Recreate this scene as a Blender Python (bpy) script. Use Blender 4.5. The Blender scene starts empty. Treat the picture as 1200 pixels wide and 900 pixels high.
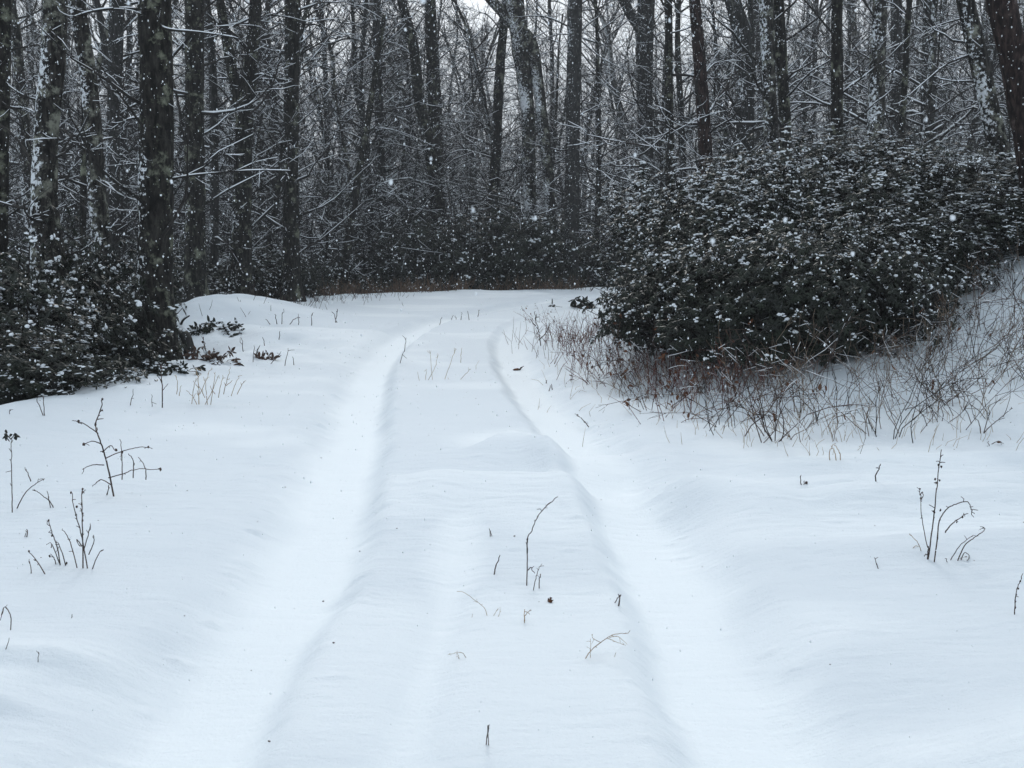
import bpy, math, random
import numpy as np
from math import radians as R

SEED = 7
rng = np.random.default_rng(SEED)
scene = bpy.context.scene
COL = scene.collection

# ------------------------------------------------------------------ camera
FPX = 1300.0            # focal length in pixels of a 1200 px wide frame
CAM_H = 1.5
PITCH = math.atan(170 / FPX)
cam_d = bpy.data.cameras.new('camera')
cam = bpy.data.objects.new('camera', cam_d)
COL.objects.link(cam)
cam.location = (0, 0, CAM_H)
cam.rotation_euler = (math.pi / 2 - PITCH, 0, 0)
cam_d.sensor_width = 36
cam_d.lens = FPX / 1200 * 36
cam_d.clip_start = 0.05
cam_d.clip_end = 2000
cam_d.dof.use_dof = True
cam_d.dof.focus_distance = 11
cam_d.dof.aperture_fstop = 13
scene.camera = cam


def ray(px, py):
    dx = (px - 600) / FPX
    dy = (450 - py) / FPX
    c, s = math.cos(PITCH), math.sin(PITCH)
    return np.array([dx, c + dy * s, -s + dy * c])


def at(px, py, Y):
    """world point seen at a photo pixel, at distance Y along the road"""
    d = ray(px, py)
    return np.array([0, 0, CAM_H]) + d * (Y / d[1])


# ------------------------------------------------------------------ noise
_tab = np.random.default_rng(99).random((256, 256))


def vnoise(x, y):
    x = np.asarray(x, float); y = np.asarray(y, float)
    xi = np.floor(x).astype(int); yi = np.floor(y).astype(int)
    fx = x - xi; fy = y - yi
    fx = fx * fx * fx * (fx * (fx * 6 - 15) + 10)
    fy = fy * fy * fy * (fy * (fy * 6 - 15) + 10)
    a = _tab[xi & 255, yi & 255]; b = _tab[(xi + 1) & 255, yi & 255]
    c = _tab[xi & 255, (yi + 1) & 255]; d = _tab[(xi + 1) & 255, (yi + 1) & 255]
    return (a * (1 - fx) + b * fx) * (1 - fy) + (c * (1 - fx) + d * fx) * fy * 1.0 - 0.5


def fbm(x, y, o=4):
    s = 0; a = 1.0
    for i in range(o):
        s = s + a * vnoise(x * 2 ** i + 17.3 * i, y * 2 ** i + 5.1 * i)
        a *= .5
    return s


def sstep(a, b, x):
    t = np.clip((x - a) / (b - a), 0, 1)
    return t * t * (3 - 2 * t)


# ------------------------------------------------------------------ terrain
CL = np.array([(-40, 1.9), (-10, .35), (0, 0), (3, -.10), (4.6, -.13), (6.2, -.22), (8, -.36), (10, -.55), (12, -.72),
               (14, -.84), (16, -.9), (18, -.87), (20, -.66), (22, -.2), (24, .5), (26, 1.5),
               (28, 2.9), (30, 5.0), (31.5, 7.6), (33, 11.5), (36, 22), (40, 40)], float)


def _dense(P, n):
    # Catmull-Rom resample
    out = []
    for i in range(len(P) - 1):
        p0 = P[max(i - 1, 0)]; p1 = P[i]; p2 = P[i + 1]; p3 = P[min(i + 2, len(P) - 1)]
        for t in np.linspace(0, 1, n, endpoint=False):
            out.append(.5 * ((2 * p1) + (-p0 + p2) * t + (2 * p0 - 5 * p1 + 4 * p2 - p3) * t * t + (-p0 + 3 * p1 - 3 * p2 + p3) * t ** 3))
    out.append(P[-1])
    return np.array(out)


_cl = _dense(CL[:, ::-1], 12)          # (X,Y)
_cls = np.concatenate([[0], np.cumsum(np.linalg.norm(np.diff(_cl, axis=0), axis=1))])
_s0 = np.interp(0, _cl[:, 1][:200], _cls[:200])


def road_us(X, Y):
    """signed distance from the road's centre line (positive to the right) and length along it"""
    X = np.asarray(X, float); Y = np.asarray(Y, float)
    sh = X.shape
    x = X.ravel(); y = Y.ravel()
    U = np.full(x.shape, 99.0); S = np.zeros(x.shape)
    m = np.where((np.abs(x) < 45) & (y > -42) & (y < 48))[0]
    a = _cl[:-1]; d = np.diff(_cl, axis=0); L2 = (d ** 2).sum(1)
    for k in range(0, len(m), 6000):
        idx = m[k:k + 6000]
        qx = x[idx][:, None] - a[:, 0]; qy = y[idx][:, None] - a[:, 1]
        t = np.clip((qx * d[:, 0] + qy * d[:, 1]) / L2, 0, 1)
        ex = qx - t * d[:, 0]; ey = qy - t * d[:, 1]
        dd = ex * ex + ey * ey
        j = dd.argmin(1); r = np.arange(len(idx))
        cr = d[j, 0] * ey[r, j] - d[j, 1] * ex[r, j]
        U[idx] = np.sqrt(dd[r, j]) * np.where(cr > 0, -1, 1)
        S[idx] = _cls[j] + t[r, j] * np.sqrt(L2[j]) - _s0
    return U.reshape(sh), S.reshape(sh)


EDGE = np.array([(-40, -8), (0, -5.6), (6, -5.0), (9.7, -4.55), (11.7, -4.15), (13.2, -4.0), (14.6, -3.75), (16, -4.3), (17.6, -5.2),
                 (20, -6.3), (23, -6.9), (26, -6.6), (29, -5.2), (32, -3.0), (34.3, 0.0), (36, 4), (38, 12), (42, 30)], float)
_e = _dense(EDGE[:, ::-1], 6)


def left_drop(X, Y):
    """distance beyond the left and far edge of the open snow (positive outside)"""
    X = np.asarray(X, float); Y = np.asarray(Y, float)
    sh = X.shape; x = X.ravel(); y = Y.ravel()
    a = _e[:-1]; d = np.diff(_e, axis=0); L2 = (d ** 2).sum(1)
    out = np.zeros(x.shape)
    for k in range(0, len(x), 8000):
        qx = x[k:k + 8000, None] - a[:, 0]; qy = y[k:k + 8000, None] - a[:, 1]
        t = np.clip((qx * d[:, 0] + qy * d[:, 1]) / L2, 0, 1)
        ex = qx - t * d[:, 0]; ey = qy - t * d[:, 1]
        dd = ex * ex + ey * ey
        j = dd.argmin(1); r = np.arange(dd.shape[0])
        cr = d[j, 0] * ey[r, j] - d[j, 1] * ex[r, j]
        out[k:k + 8000] = np.sqrt(dd[r, j]) * np.where(cr > 0, 1, -1)
    return out.reshape(sh)


_fx = np.array([-99, .35, .6, 1.0, 1.35, 1.9, 2.5, 3.5, 4.6, 7, 12, 40])
_fy = np.array([30, 20, 16.5, 12, 9.8, 8.5, 7.9, 8.0, 8.2, 7.6, 6.5, 3])
_sx = np.array([-99, 1, 2.5, 4, 6, 9, 40])
_sy = np.array([.10, .13, .17, .24, .31, .33, .33])


def height(X, Y):
    X = np.asarray(X, float); Y = np.asarray(Y, float)
    U, S = road_us(X, Y)
    D = left_drop(X, Y)
    near = np.exp(-np.maximum(Y - 12, 0) / 18)
    z = .05 * fbm(X * .33, Y * .33, 3) + .020 * fbm(X * .9 + 3, Y * 1.1, 3) * near * (.35 + .65 * sstep(.8, 1.6, np.abs(U)))
    z = z + .006 * fbm(X * 2.6 + 5, Y * 4.0, 4) * near * sstep(.7, 1.6, np.abs(U)) + .003 * fbm(X * 5 + 5, Y * 7.0, 3) * near
    # right bank
    foot = np.interp(X, _fx, _fy) + .5 * fbm(X * .6, Y * .3 + 9, 2)
    d = np.maximum(Y - foot, 0)
    d = np.sqrt(d * d + .5) - math.sqrt(.5)
    bank = np.minimum(np.interp(X, _sx, _sy) * d, 2.2 + .08 * np.maximum(X, 0))
    nose = 1 - sstep(12.5, 17.5, Y - 1.1 * np.maximum(X - 1, 0)) * (1 - sstep(9, 16, X))
    side = sstep(1.3, 2.9, U)
    z = z + bank * nose * side + .05 * fbm(X * 1.2, Y * 1.2, 3) * sstep(0, 1.5, d) * side
    # left bank and the woods floor past it
    Dn = D + .35 * fbm(X * .5, Y * .5 + 40, 3)
    z = z + .17 * fbm(X * 1.0 + 9, Y * .8, 3) * np.exp(-((Dn + .9) / 1.1) ** 2) * sstep(10, 14, Y) * (1 - sstep(24, 32, Y))
    lip = np.exp(-((Dn + .4) / .7) ** 2) * .08
    far = sstep(24, 34, Y)
    z = z + lip * (1 - far) - (1.9 - .7 * far) * sstep(-.15, 3.0 + 2 * far, Dn)
    z = z + .13 * fbm(X * .55 + 4, Y * .35, 3) * sstep(23, 28, Y) * (1 - sstep(38, 44, Y))
    z = z + .46 * np.exp(-(((X + 5.1) / 1.5) ** 2 + ((Y - 20.6) / 1.9) ** 2))
    z = z + .10 * np.exp(-(((X + 3.2) / .9) ** 2 + ((Y - 17.2) / 2.0) ** 2))
    # far hill, mostly behind the trees
    z = z + np.maximum(Y - 55, 0) * .055 + np.maximum(np.abs(X) - 30, 0) * .05
    z = np.where(D > 6, z + .25 * fbm(X * .12, Y * .12, 3), z)
    # wheel ruts
    wob = .05 * fbm(S * .55, U * 0 + 3.3, 3)
    edge = .07 * fbm(S * 2.2, U * .8 + 8, 3)
    crumb = .07 * fbm(S * 1.4 + 3, U * .6, 2) + .07 * fbm(S * 5.5, U * 4.5, 3) * near
    for sgn, half, dep in ((-1, .80, .125), (1, .83, .12)):
        q = np.abs(U - sgn * half - wob)
        dpt = dep * (1 - (.25 if sgn < 0 else .85) * sstep(12 if sgn > 0 else 14, 24 if sgn > 0 else 30, S)) * (.9 + .25 * fbm(S * .4, U * 0 + sgn, 2))
        half = half + (.06 * (1 - sstep(3.2, 5.2, S)) if sgn < 0 else 0)
        q = np.abs(U - sgn * half - wob)
        outer = (U - sgn * half - wob) * sgn > 0
        inner = np.where(outer, 1 - sstep(.14 + .2 * edge, .52 + edge, q), 1 - sstep(.11 + crumb * .3, .30 + crumb * .55, q))
        z = z - dpt * inner * np.where(np.abs(U) < 3, 1, 0)
        berm = np.exp(-((q - np.where(outer, .62, .30)) / .07) ** 2)
        z = z + .011 * berm * (.6 + 1.6 * np.maximum(fbm(S * 3, U * 3, 3), -.2))
    # crumbled clods along the rut edges
    q = np.minimum(np.abs(U + .83), np.abs(U - .80))
    cl = np.maximum(fbm(X * 8, Y * 8, 4) - .25, 0)
    z = z + .055 * cl * np.exp(-((q - .30) / .08) ** 2) * near
    # the faint older track between the ruts
    q = U - (-.22 + .05 * (S - 3))
    z = z - .035 * np.exp(-(q / .10) ** 2) * (1 - sstep(5.0, 7, S)) * sstep(-6, 0, S)
    # wind drift across the middle of the road, steep on its far side
    crest = 7.55 + .25 * np.sin(X * 2.1 + .6) - .35 * np.exp(-((X - .33) / .35) ** 2) + .35 * np.exp(-((X - .02) / .18) ** 2)
    t = Y - crest
    prof = np.where(t < 0, np.exp(-(t / .75) ** 2), np.exp(-(t / .17) ** 2))
    z = z + .14 * prof * (.75 + 1.1 * fbm(X * 1.7 + 2, Y * .6, 2)) * np.exp(-((X - .1) / .85) ** 4)
    t2 = Y - (6.35 + .2 * np.sin(X * 1.7 + 1) - .25 * X)
    prof2 = np.where(t2 < 0, np.exp(-(t2 / .6) ** 2), np.exp(-(t2 / .2) ** 2))
    z = z + .10 * prof2 * np.exp(-((X + .1) / .7) ** 4)
    t3 = Y - (6.5 - .55 * (X - .9))
    prof3 = np.where(t3 < 0, np.exp(-(t3 / .45) ** 2), np.exp(-(t3 / .15) ** 2))
    z = z + .13 * prof3 * np.exp(-((X - 1.15) / .42) ** 4)
    # low ridges swinging off to the right (an old turn-off)
    rr = sstep(1.2, 2.0, X) * (1 - sstep(9, 12, X))
    for yc, a, w in ((6.1, .09, .15), (6.6, .075, .14), (7.2, .08, .13), (5.3, .06, .2)):
        yy = Y - (yc + .06 * (X - 1.5) + .05 * np.sin(X * 1.3 + yc * 3))
        z = z + a * np.where(yy < 0, np.exp(-(yy / (w * 1.8)) ** 2), np.exp(-(yy / (w * .7)) ** 2)) * rr * (.6 + .8 * (fbm(X * .7, Y * .0 + yc, 2) + .4))
    # ledges where wheels swung off at lower left
    for x0, y0, k, a in ((-1.25, 3.75, .05, .07), (-1.45, 3.42, -.25, .08)):
        yy = Y - (y0 + k * (X - x0) * (X - x0 + .4))
        m = sstep(0, .35, x0 - X)
        z = z + a * m * np.where(yy < 0, np.exp(-(yy / .10) ** 2), np.exp(-(yy / .3) ** 2))
    # soft hump at lower right
    z = z + .13 * np.exp(-(((X - 1.75) / .55) ** 2 + ((Y - 3.0) / .30) ** 2))
    z = z - .06 * np.exp(-(((X - 1.25) / .3) ** 2 + ((Y - 3.3) / .5) ** 2))
    # wind ripples: real little waves, fading in the packed ruts
    qr = np.minimum(np.abs(U + .86), np.abs(U - .86))
    rough = .28 + .72 * sstep(.18, .55, qr)
    fade = (1 - sstep(8.0, 9.5, Y)) * (Y > 1.5)
    wx = X * 6.5 + .9 * fbm(X * 2.5, Y * 2.5, 2); wy = Y * 21 + 3.2 * fbm(X * 1.9 + 7, Y * 1.9, 3)
    rip = vnoise(wx, wy) + .8 * vnoise(wx * 1.9 + 31, wy * 1.9 + 11)
    z = z + .0046 * rip * rough * fade * (.55 + .9 * sstep(-.3, .4, fbm(X * .8 + 50, Y * .8, 2)))
    mid = sstep(6, 9, Y) * (1 - sstep(22, 30, Y))
    z = z + .011 * vnoise(X * 2.3 + .8 * fbm(X, Y, 2), Y * 6.5 + 1.5 * fbm(X * 1.3, Y, 2)) * rough * mid * (.5 + .9 * sstep(-.3, .4, fbm(X * .6 + 20, Y * .5, 2)))
    return z


def pale_mask(X, Y):
    """1 where the snow is paler: tracks, drift pocket, hump and random patches"""
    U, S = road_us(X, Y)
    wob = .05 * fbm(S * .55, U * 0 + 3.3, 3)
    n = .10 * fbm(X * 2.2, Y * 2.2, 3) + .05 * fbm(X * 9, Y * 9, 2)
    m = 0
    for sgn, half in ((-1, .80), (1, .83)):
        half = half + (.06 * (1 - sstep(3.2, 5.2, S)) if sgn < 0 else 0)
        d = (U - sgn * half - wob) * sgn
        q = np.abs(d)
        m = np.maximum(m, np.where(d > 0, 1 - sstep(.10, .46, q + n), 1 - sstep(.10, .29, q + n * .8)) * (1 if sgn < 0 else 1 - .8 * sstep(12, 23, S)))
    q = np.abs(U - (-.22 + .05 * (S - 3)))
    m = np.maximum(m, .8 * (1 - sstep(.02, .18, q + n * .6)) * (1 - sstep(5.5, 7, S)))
    m = np.maximum(m, .9 * np.exp(-(((X - .0) / .42) ** 2 + ((Y - 8.15) / .42) ** 2) ** 2))  # pocket past the drift crest: brighter light on it put into the colour
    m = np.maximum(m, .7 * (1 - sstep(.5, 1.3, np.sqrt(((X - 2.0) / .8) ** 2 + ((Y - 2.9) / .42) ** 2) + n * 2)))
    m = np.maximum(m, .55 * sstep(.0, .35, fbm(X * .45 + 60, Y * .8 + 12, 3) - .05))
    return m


def hz(x, y):
    return float(height(np.array([x]), np.array([y]))[0])


def ground(px, py):
    """where the view through a photo pixel meets the snow"""
    d = ray(px, py)
    t = np.linspace(1.5, 60, 4000)
    P = np.array([0, 0, CAM_H]) + t[:, None] * d
    below = P[:, 2] < height(P[:, 0], P[:, 1])
    i = int(np.argmax(below)) if below.any() else len(t) - 1
    return P[i]


# ------------------------------------------------------------------ mesh building
class MB:
    def __init__(self):
        self.v = []; self.f3 = []; self.f4 = []; self.n = 0

    def add(self, v, f3=None, f4=None):
        v = np.asarray(v, float)
        if f3 is not None and len(f3): self.f3.append(np.asarray(f3, int) + self.n)
        if f4 is not None and len(f4): self.f4.append(np.asarray(f4, int) + self.n)
        self.v.append(v); self.n += len(v)

    def tube(self, P, r, n=5, zs=1.0, tip=True):
        P = np.asarray(P, float); r = np.broadcast_to(np.asarray(r, float), (len(P),))
        T = np.gradient(P, axis=0)
        T = T / (np.linalg.norm(T, axis=1, keepdims=True) + 1e-12)
        m = T.mean(0)
        ref = np.eye(3)[int(np.argmin(np.abs(m)))]
        A = np.cross(T, ref); A /= (np.linalg.norm(A, axis=1, keepdims=True) + 1e-12)
        B = np.cross(T, A)
        an = np.arange(n) * (2 * math.pi / n)
        V = P[:, None, :] + r[:, None, None] * (np.cos(an)[None, :, None] * A[:, None, :] + np.sin(an)[None, :, None] * B[:, None, :])
        if zs != 1.0:
            V[:, :, 2] = P[:, None, 2] + (V[:, :, 2] - P[:, None, 2]) * zs
        k = len(P)
        i = np.arange(k - 1)[:, None] * n
        a = i + np.arange(n)[None, :]; b = i + (np.arange(n)[None, :] + 1) % n
        F = np.stack([a, a + n, b + n, b], -1).reshape(-1, 4)
        V = V.reshape(-1, 3)
        if tip:
            t0 = P[0] - T[0] * r[0] * .4; t1 = P[-1] + T[-1] * r[-1] * .8
            V = np.concatenate([V, [t0, t1]])
            o = (k - 1) * n; j = np.arange(n); jn = (j + 1) % n
            F3 = np.concatenate([np.stack([j, jn, np.full(n, k * n)], -1), np.stack([o + jn, o + j, np.full(n, k * n + 1)], -1)])
            self.add(V, F3, F)
        else:
            self.add(V, None, F)

    def mesh(self, name, mats, smooth=True):
        me = bpy.data.meshes.new(name)
        V = np.concatenate(self.v) if self.v else np.zeros((0, 3))
        f3 = np.concatenate(self.f3) if self.f3 else np.zeros((0, 3), int)
        f4 = np.concatenate(self.f4) if self.f4 else np.zeros((0, 4), int)
        nl = f3.size + f4.size
        me.vertices.add(len(V)); me.vertices.foreach_set('co', V.astype(np.float32).ravel())
        me.loops.add(nl); me.loops.foreach_set('vertex_index', np.concatenate([f3.ravel(), f4.ravel()]).astype(np.int32))
        np_ = len(f3) + len(f4)
        me.polygons.add(np_)
        tot = np.concatenate([np.full(len(f3), 3), np.full(len(f4), 4)]).astype(np.int32)
        st = np.concatenate([[0], np.cumsum(tot)[:-1]]).astype(np.int32) if np_ else np.zeros(0, np.int32)
        me.polygons.foreach_set('loop_start', st)
        me.polygons.foreach_set('loop_total', tot)
        me.polygons.foreach_set('use_smooth', np.full(np_, smooth))
        me.update(calc_edges=True)
        me.validate()
        me.materials.append(mats)
        return me

    def obj(self, name, mat, parent=None, smooth=True, mesh_name=None):
        o = bpy.data.objects.new(name, self.mesh(mesh_name or name, mat, smooth))
        COL.objects.link(o)
        if parent is not None: o.parent = parent
        if name == 'snow_cover': o['kind'] = 'stuff'
        return o


def tag(o, label=None, cat=None, group=None, kind=None):
    if label: o['label'] = label
    if cat: o['category'] = cat
    if group: o['group'] = group
    if kind: o['kind'] = kind
    return o


def empty(name, loc, rz=0):
    o = bpy.data.objects.new(name, None)
    o.empty_display_size = .2
    o.location = loc; o.rotation_euler = (0, 0, rz)
    COL.objects.link(o)
    return o


def copy_tree(o, parent=None):
    c = o.copy(); COL.objects.link(c)
    if parent is not None: c.parent = parent
    for ch in o.children: copy_tree(ch, c)
    return c


# ------------------------------------------------------------------ materials
def new_mat(name):
    m = bpy.data.materials.new(name); m.use_nodes = True
    nt = m.node_tree
    return m, nt, nt.nodes, nt.links, nt.nodes['Principled BSDF']


def node(N, t, **kw):
    n = N.new(t)
    for k, v in kw.items():
        if k in n.inputs: n.inputs[k].default_value = v
        else: setattr(n, k, v)
    return n


SNOW_RGB = (.84, .875, .91, 1)


def ground_snow():
    m, nt, N, L, b = new_mat('fresh_snow')
    b.inputs['Roughness'].default_value = .75
    b.inputs['Specular IOR Level'].default_value = .25
    g = N.new('ShaderNodeNewGeometry')
    n0 = node(N, 'ShaderNodeTexNoise', Scale=.8, Detail=3.0)
    L.new(g.outputs['Position'], n0.inputs['Vector'])
    mx = node(N, 'ShaderNodeMix', data_type='RGBA')
    L.new(n0.outputs['Fac'], mx.inputs[0])
    mx.inputs[6].default_value = (.705, .765, .815, 1); mx.inputs[7].default_value = (.745, .80, .845, 1)   # greyer snow
    fa = N.new('ShaderNodeAttribute'); fa.attribute_name = 'paleness'
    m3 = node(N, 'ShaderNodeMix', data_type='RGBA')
    L.new(fa.outputs['Fac'], m3.inputs[0]); L.new(mx.outputs[2], m3.inputs[6]); m3.inputs[7].default_value = (.865, .915, .945, 1)   # paler snow where the mask is high
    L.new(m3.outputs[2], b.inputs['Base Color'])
    mp = N.new('ShaderNodeMapping'); mp.inputs['Scale'].default_value = (4.5, 22, 8); mp.inputs['Rotation'].default_value = (0, 0, R(4))
    L.new(g.outputs['Position'], mp.inputs['Vector'])
    n1 = node(N, 'ShaderNodeTexNoise', Scale=1.0, Detail=3.0, Roughness=.5, Distortion=.3)
    L.new(mp.outputs[0], n1.inputs['Vector'])
    n2 = node(N, 'ShaderNodeTexNoise', Scale=55.0, Detail=5.0, Roughness=.75)
    L.new(g.outputs['Position'], n2.inputs['Vector'])
    b1 = node(N, 'ShaderNodeBump', Strength=.45, Distance=.012)
    L.new(n1.outputs['Fac'], b1.inputs['Height'])
    b2 = node(N, 'ShaderNodeBump', Strength=1.0, Distance=.006)
    L.new(n2.outputs['Fac'], b2.inputs['Height']); L.new(b1.outputs[0], b2.inputs['Normal'])
    L.new(b2.outputs[0], b.inputs['Normal'])
    return m


def plant_snow(name='lying_snow'):
    m, nt, N, L, b = new_mat(name)
    b.inputs['Base Color'].default_value = SNOW_RGB
    b.inputs['Roughness'].default_value = .8
    b.inputs['Specular IOR Level'].default_value = .2
    return m


def bark(name, dark, mid, lichen, lich_amt, snow_amt, side=(-.75, -.55, .35)):
    m, nt, N, L, b = new_mat(name)
    b.inputs['Roughness'].default_value = .9
    b.inputs['Specular IOR Level'].default_value = .15
    g = N.new('ShaderNodeNewGeometry')
    mp = N.new('ShaderNodeMapping'); mp.inputs['Scale'].default_value = (20, 20, 6)
    L.new(g.outputs['Position'], mp.inputs['Vector'])
    n1 = node(N, 'ShaderNodeTexNoise', Scale=1.0, Detail=4.0, Roughness=.65)
    L.new(mp.outputs[0], n1.inputs['Vector'])
    cr = N.new('ShaderNodeValToRGB'); cr.color_ramp.elements[0].position = .42; cr.color_ramp.elements[1].position = .74
    cr.color_ramp.elements[0].color = (*dark, 1); cr.color_ramp.elements[1].color = (*mid, 1)
    L.new(n1.outputs['Fac'], cr.inputs[0])
    oi = N.new('ShaderNodeObjectInfo')
    # lichen blotches
    n2 = node(N, 'ShaderNodeTexNoise', Scale=4.2, Detail=6.0, Roughness=.72)
    L.new(g.outputs['Position'], n2.inputs['Vector'])
    c2 = N.new('ShaderNodeValToRGB'); c2.color_ramp.elements[0].position = .62 - lich_amt; c2.color_ramp.elements[1].position = .74 - lich_amt
    L.new(n2.outputs['Fac'], c2.inputs[0])
    m1 = node(N, 'ShaderNodeMix', data_type='RGBA')
    L.new(c2.outputs[0], m1.inputs[0]); L.new(cr.outputs[0], m1.inputs[6]); m1.inputs[7].default_value = (*lichen, 1)
    # wind plastered snow
    dt = N.new('ShaderNodeVectorMath'); dt.operation = 'DOT_PRODUCT'; dt.inputs[1].default_value = side
    L.new(g.outputs['Normal'], dt.inputs[0])
    n3 = node(N, 'ShaderNodeTexNoise', Scale=19.0, Detail=4.0, Roughness=.7)
    L.new(g.outputs['Position'], n3.inputs['Vector'])
    n4 = node(N, 'ShaderNodeTexNoise', Scale=1.3, Detail=2.0)
    L.new(g.outputs['Position'], n4.inputs['Vector'])
    ad = node(N, 'ShaderNodeMath', operation='MULTIPLY_ADD'); L.new(dt.outputs['Value'], ad.inputs[0]); ad.inputs[1].default_value = .22; L.new(n3.outputs['Fac'], ad.inputs[2])
    ad2 = node(N, 'ShaderNodeMath', operation='MULTIPLY_ADD'); L.new(n4.outputs['Fac'], ad2.inputs[0]); ad2.inputs[1].default_value = .5; L.new(ad.outputs[0], ad2.inputs[2])
    c3 = N.new('ShaderNodeValToRGB'); c3.color_ramp.elements[0].position = 1.03 - snow_amt; c3.color_ramp.elements[1].position = 1.07 - snow_amt
    sub = node(N, 'ShaderNodeMath', operation='MULTIPLY'); L.new(ad2.outputs[0], sub.inputs[0]); sub.inputs[1].default_value = .9
    L.new(sub.outputs[0], c3.inputs[0])
    m2 = node(N, 'ShaderNodeMix', data_type='RGBA')
    L.new(c3.outputs[0], m2.inputs[0]); L.new(m1.outputs[2], m2.inputs[6]); m2.inputs[7].default_value = (.74, .77, .80, 1)
    L.new(m2.outputs[2], b.inputs['Base Color'])
    bp = node(N, 'ShaderNodeBump', Strength=1.0, Distance=.05)
    L.new(n1.outputs['Fac'], bp.inputs['Height']); L.new(bp.outputs[0], b.inputs['Normal'])
    return m


def simple(name, c1, c2, scale=9.0, rough=.8, spec=.2):
    m, nt, N, L, b = new_mat(name)
    g = N.new('ShaderNodeNewGeometry')
    n1 = node(N, 'ShaderNodeTexNoise', Scale=scale, Detail=3.0)
    L.new(g.outputs['Position'], n1.inputs['Vector'])
    cr = N.new('ShaderNodeValToRGB'); cr.color_ramp.elements[0].position = .35; cr.color_ramp.elements[1].position = .65
    cr.color_ramp.elements[0].color = (*c1, 1); cr.color_ramp.elements[1].color = (*c2, 1)
    L.new(n1.outputs['Fac'], cr.inputs[0]); L.new(cr.outputs[0], b.inputs['Base Color'])
    b.inputs['Roughness'].default_value = rough; b.inputs['Specular IOR Level'].default_value = spec
    return m


M_ground = ground_snow()
M_snow = plant_snow()
M_bark_dark = bark('dark_bark', (.006, .0055, .005), (.05, .046, .041), (.19, .20, .15), .075, .06)
M_bark_snowy = bark('snow_flecked_bark', (.007, .0065, .006), (.075, .068, .062), (.24, .245, .20), .10, .165)
M_bark_grey = bark('grey_bark', (.02, .0195, .019), (.07, .068, .066), (.22, .22, .20), .04, .10)
M_bark_red = bark('reddish_bark', (.010, .007, .0065), (.07, .046, .042), (.16, .13, .12), .02, .05)
M_twig = simple('dark_twig', (.012, .011, .010), (.034, .030, .028))
M_twig_grey = simple('grey_twig', (.022, .021, .020), (.055, .052, .050))
M_twig_red = simple('red_brown_twig', (.06, .022, .017), (.16, .06, .045))
M_twig_tan = simple('tan_twig', (.09, .065, .05), (.22, .17, .13))
M_weed = simple('weed_stalk', (.03, .022, .02), (.09, .06, .05))
M_straw = simple('dry_straw', (.22, .15, .09), (.42, .31, .20))
M_deadleaf = simple('dead_leaf', (.05, .022, .015), (.16, .07, .035), 14)
M_redgrass = simple('rusty_grass', (.075, .05, .036), (.20, .135, .095), 5)
M_leaf = simple('evergreen_leaf', (.002, .004, .002), (.011, .017, .008), 5, .42, .28)
M_leafb = simple('bronze_leaf', (.03, .02, .015), (.09, .05, .035), 5, .6, .25)
M_flake = plant_snow('falling_flake')

# ------------------------------------------------------------------ snow ground
def axis(parts):
    out = []
    for a, b, h0, h1 in parts:
        x = a
        while x < b:
            t = (x - a) / (b - a)
            out.append(x); x += h0 * (h1 / h0) ** t
    out.append(parts[-1][1])
    return np.array(out)


gx_pos = axis([(0, 2.6, .034, .034), (2.6, 6, .036, .07), (6, 14, .08, .4), (14, 60, .5, 4), (60, 400, 5, 40)])
gx = np.concatenate([-gx_pos[:0:-1], gx_pos])
gy = axis([(-60, -4, 8, 1.2), (-4, 2, 1.0, .06), (2, 6, .0105, .013), (6, 9.5, .014, .024), (9.5, 18, .028, .07), (18, 40, .08, .25), (40, 120, .3, 4), (120, 600, 5, 50)])
GX, GY = np.meshgrid(gx, gy)
GZ = height(GX, GY)
nx, ny = len(gx), len(gy)
ii = (np.arange(ny - 1)[:, None] * nx + np.arange(nx - 1)[None, :]).ravel()
mb = MB()
mb.add(np.stack([GX.ravel(), GY.ravel(), GZ.ravel()], -1), None, np.stack([ii, ii + 1, ii + nx + 1, ii + nx], -1))
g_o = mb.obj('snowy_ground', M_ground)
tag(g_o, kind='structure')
at_ = g_o.data.attributes.new('paleness', 'FLOAT', 'POINT')
at_.data.foreach_set('value', pale_mask(GX, GY).ravel().astype(np.float32))
print('ground verts', nx * ny)


# ------------------------------------------------------------------ trees
def unit(v):
    return v / (np.linalg.norm(v) + 1e-12)


def rand_dir(r, up=.0):
    a = r.uniform(0, 2 * math.pi)
    return unit(np.array([math.cos(a), math.sin(a), up]))


def snow_on(ms, P, rad, r, cover=.8, rmin=.006):
    d = np.diff(P, axis=0)
    sl = np.abs(d[:, 2]) / (np.linalg.norm(d, axis=1) + 1e-9)
    ok = (sl < .74) & (r.random(len(d)) < cover)
    i = 0
    while i < len(d):
        if ok[i]:
            j = i
            while j < len(d) and ok[j]: j += 1
            Q = P[i:j + 1].copy(); q = rad[i:j + 1]
            rr = np.maximum(q * .8, rmin) * r.uniform(.75, 1.2, len(q))
            rr[0] *= .6; rr[-1] *= .6
            Q[:, 2] += q * .55 + rr * .55
            ms.tube(Q, rr, 4, zs=1.0)
            i = j
        else: i += 1


TMIN = [.0045]


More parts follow.
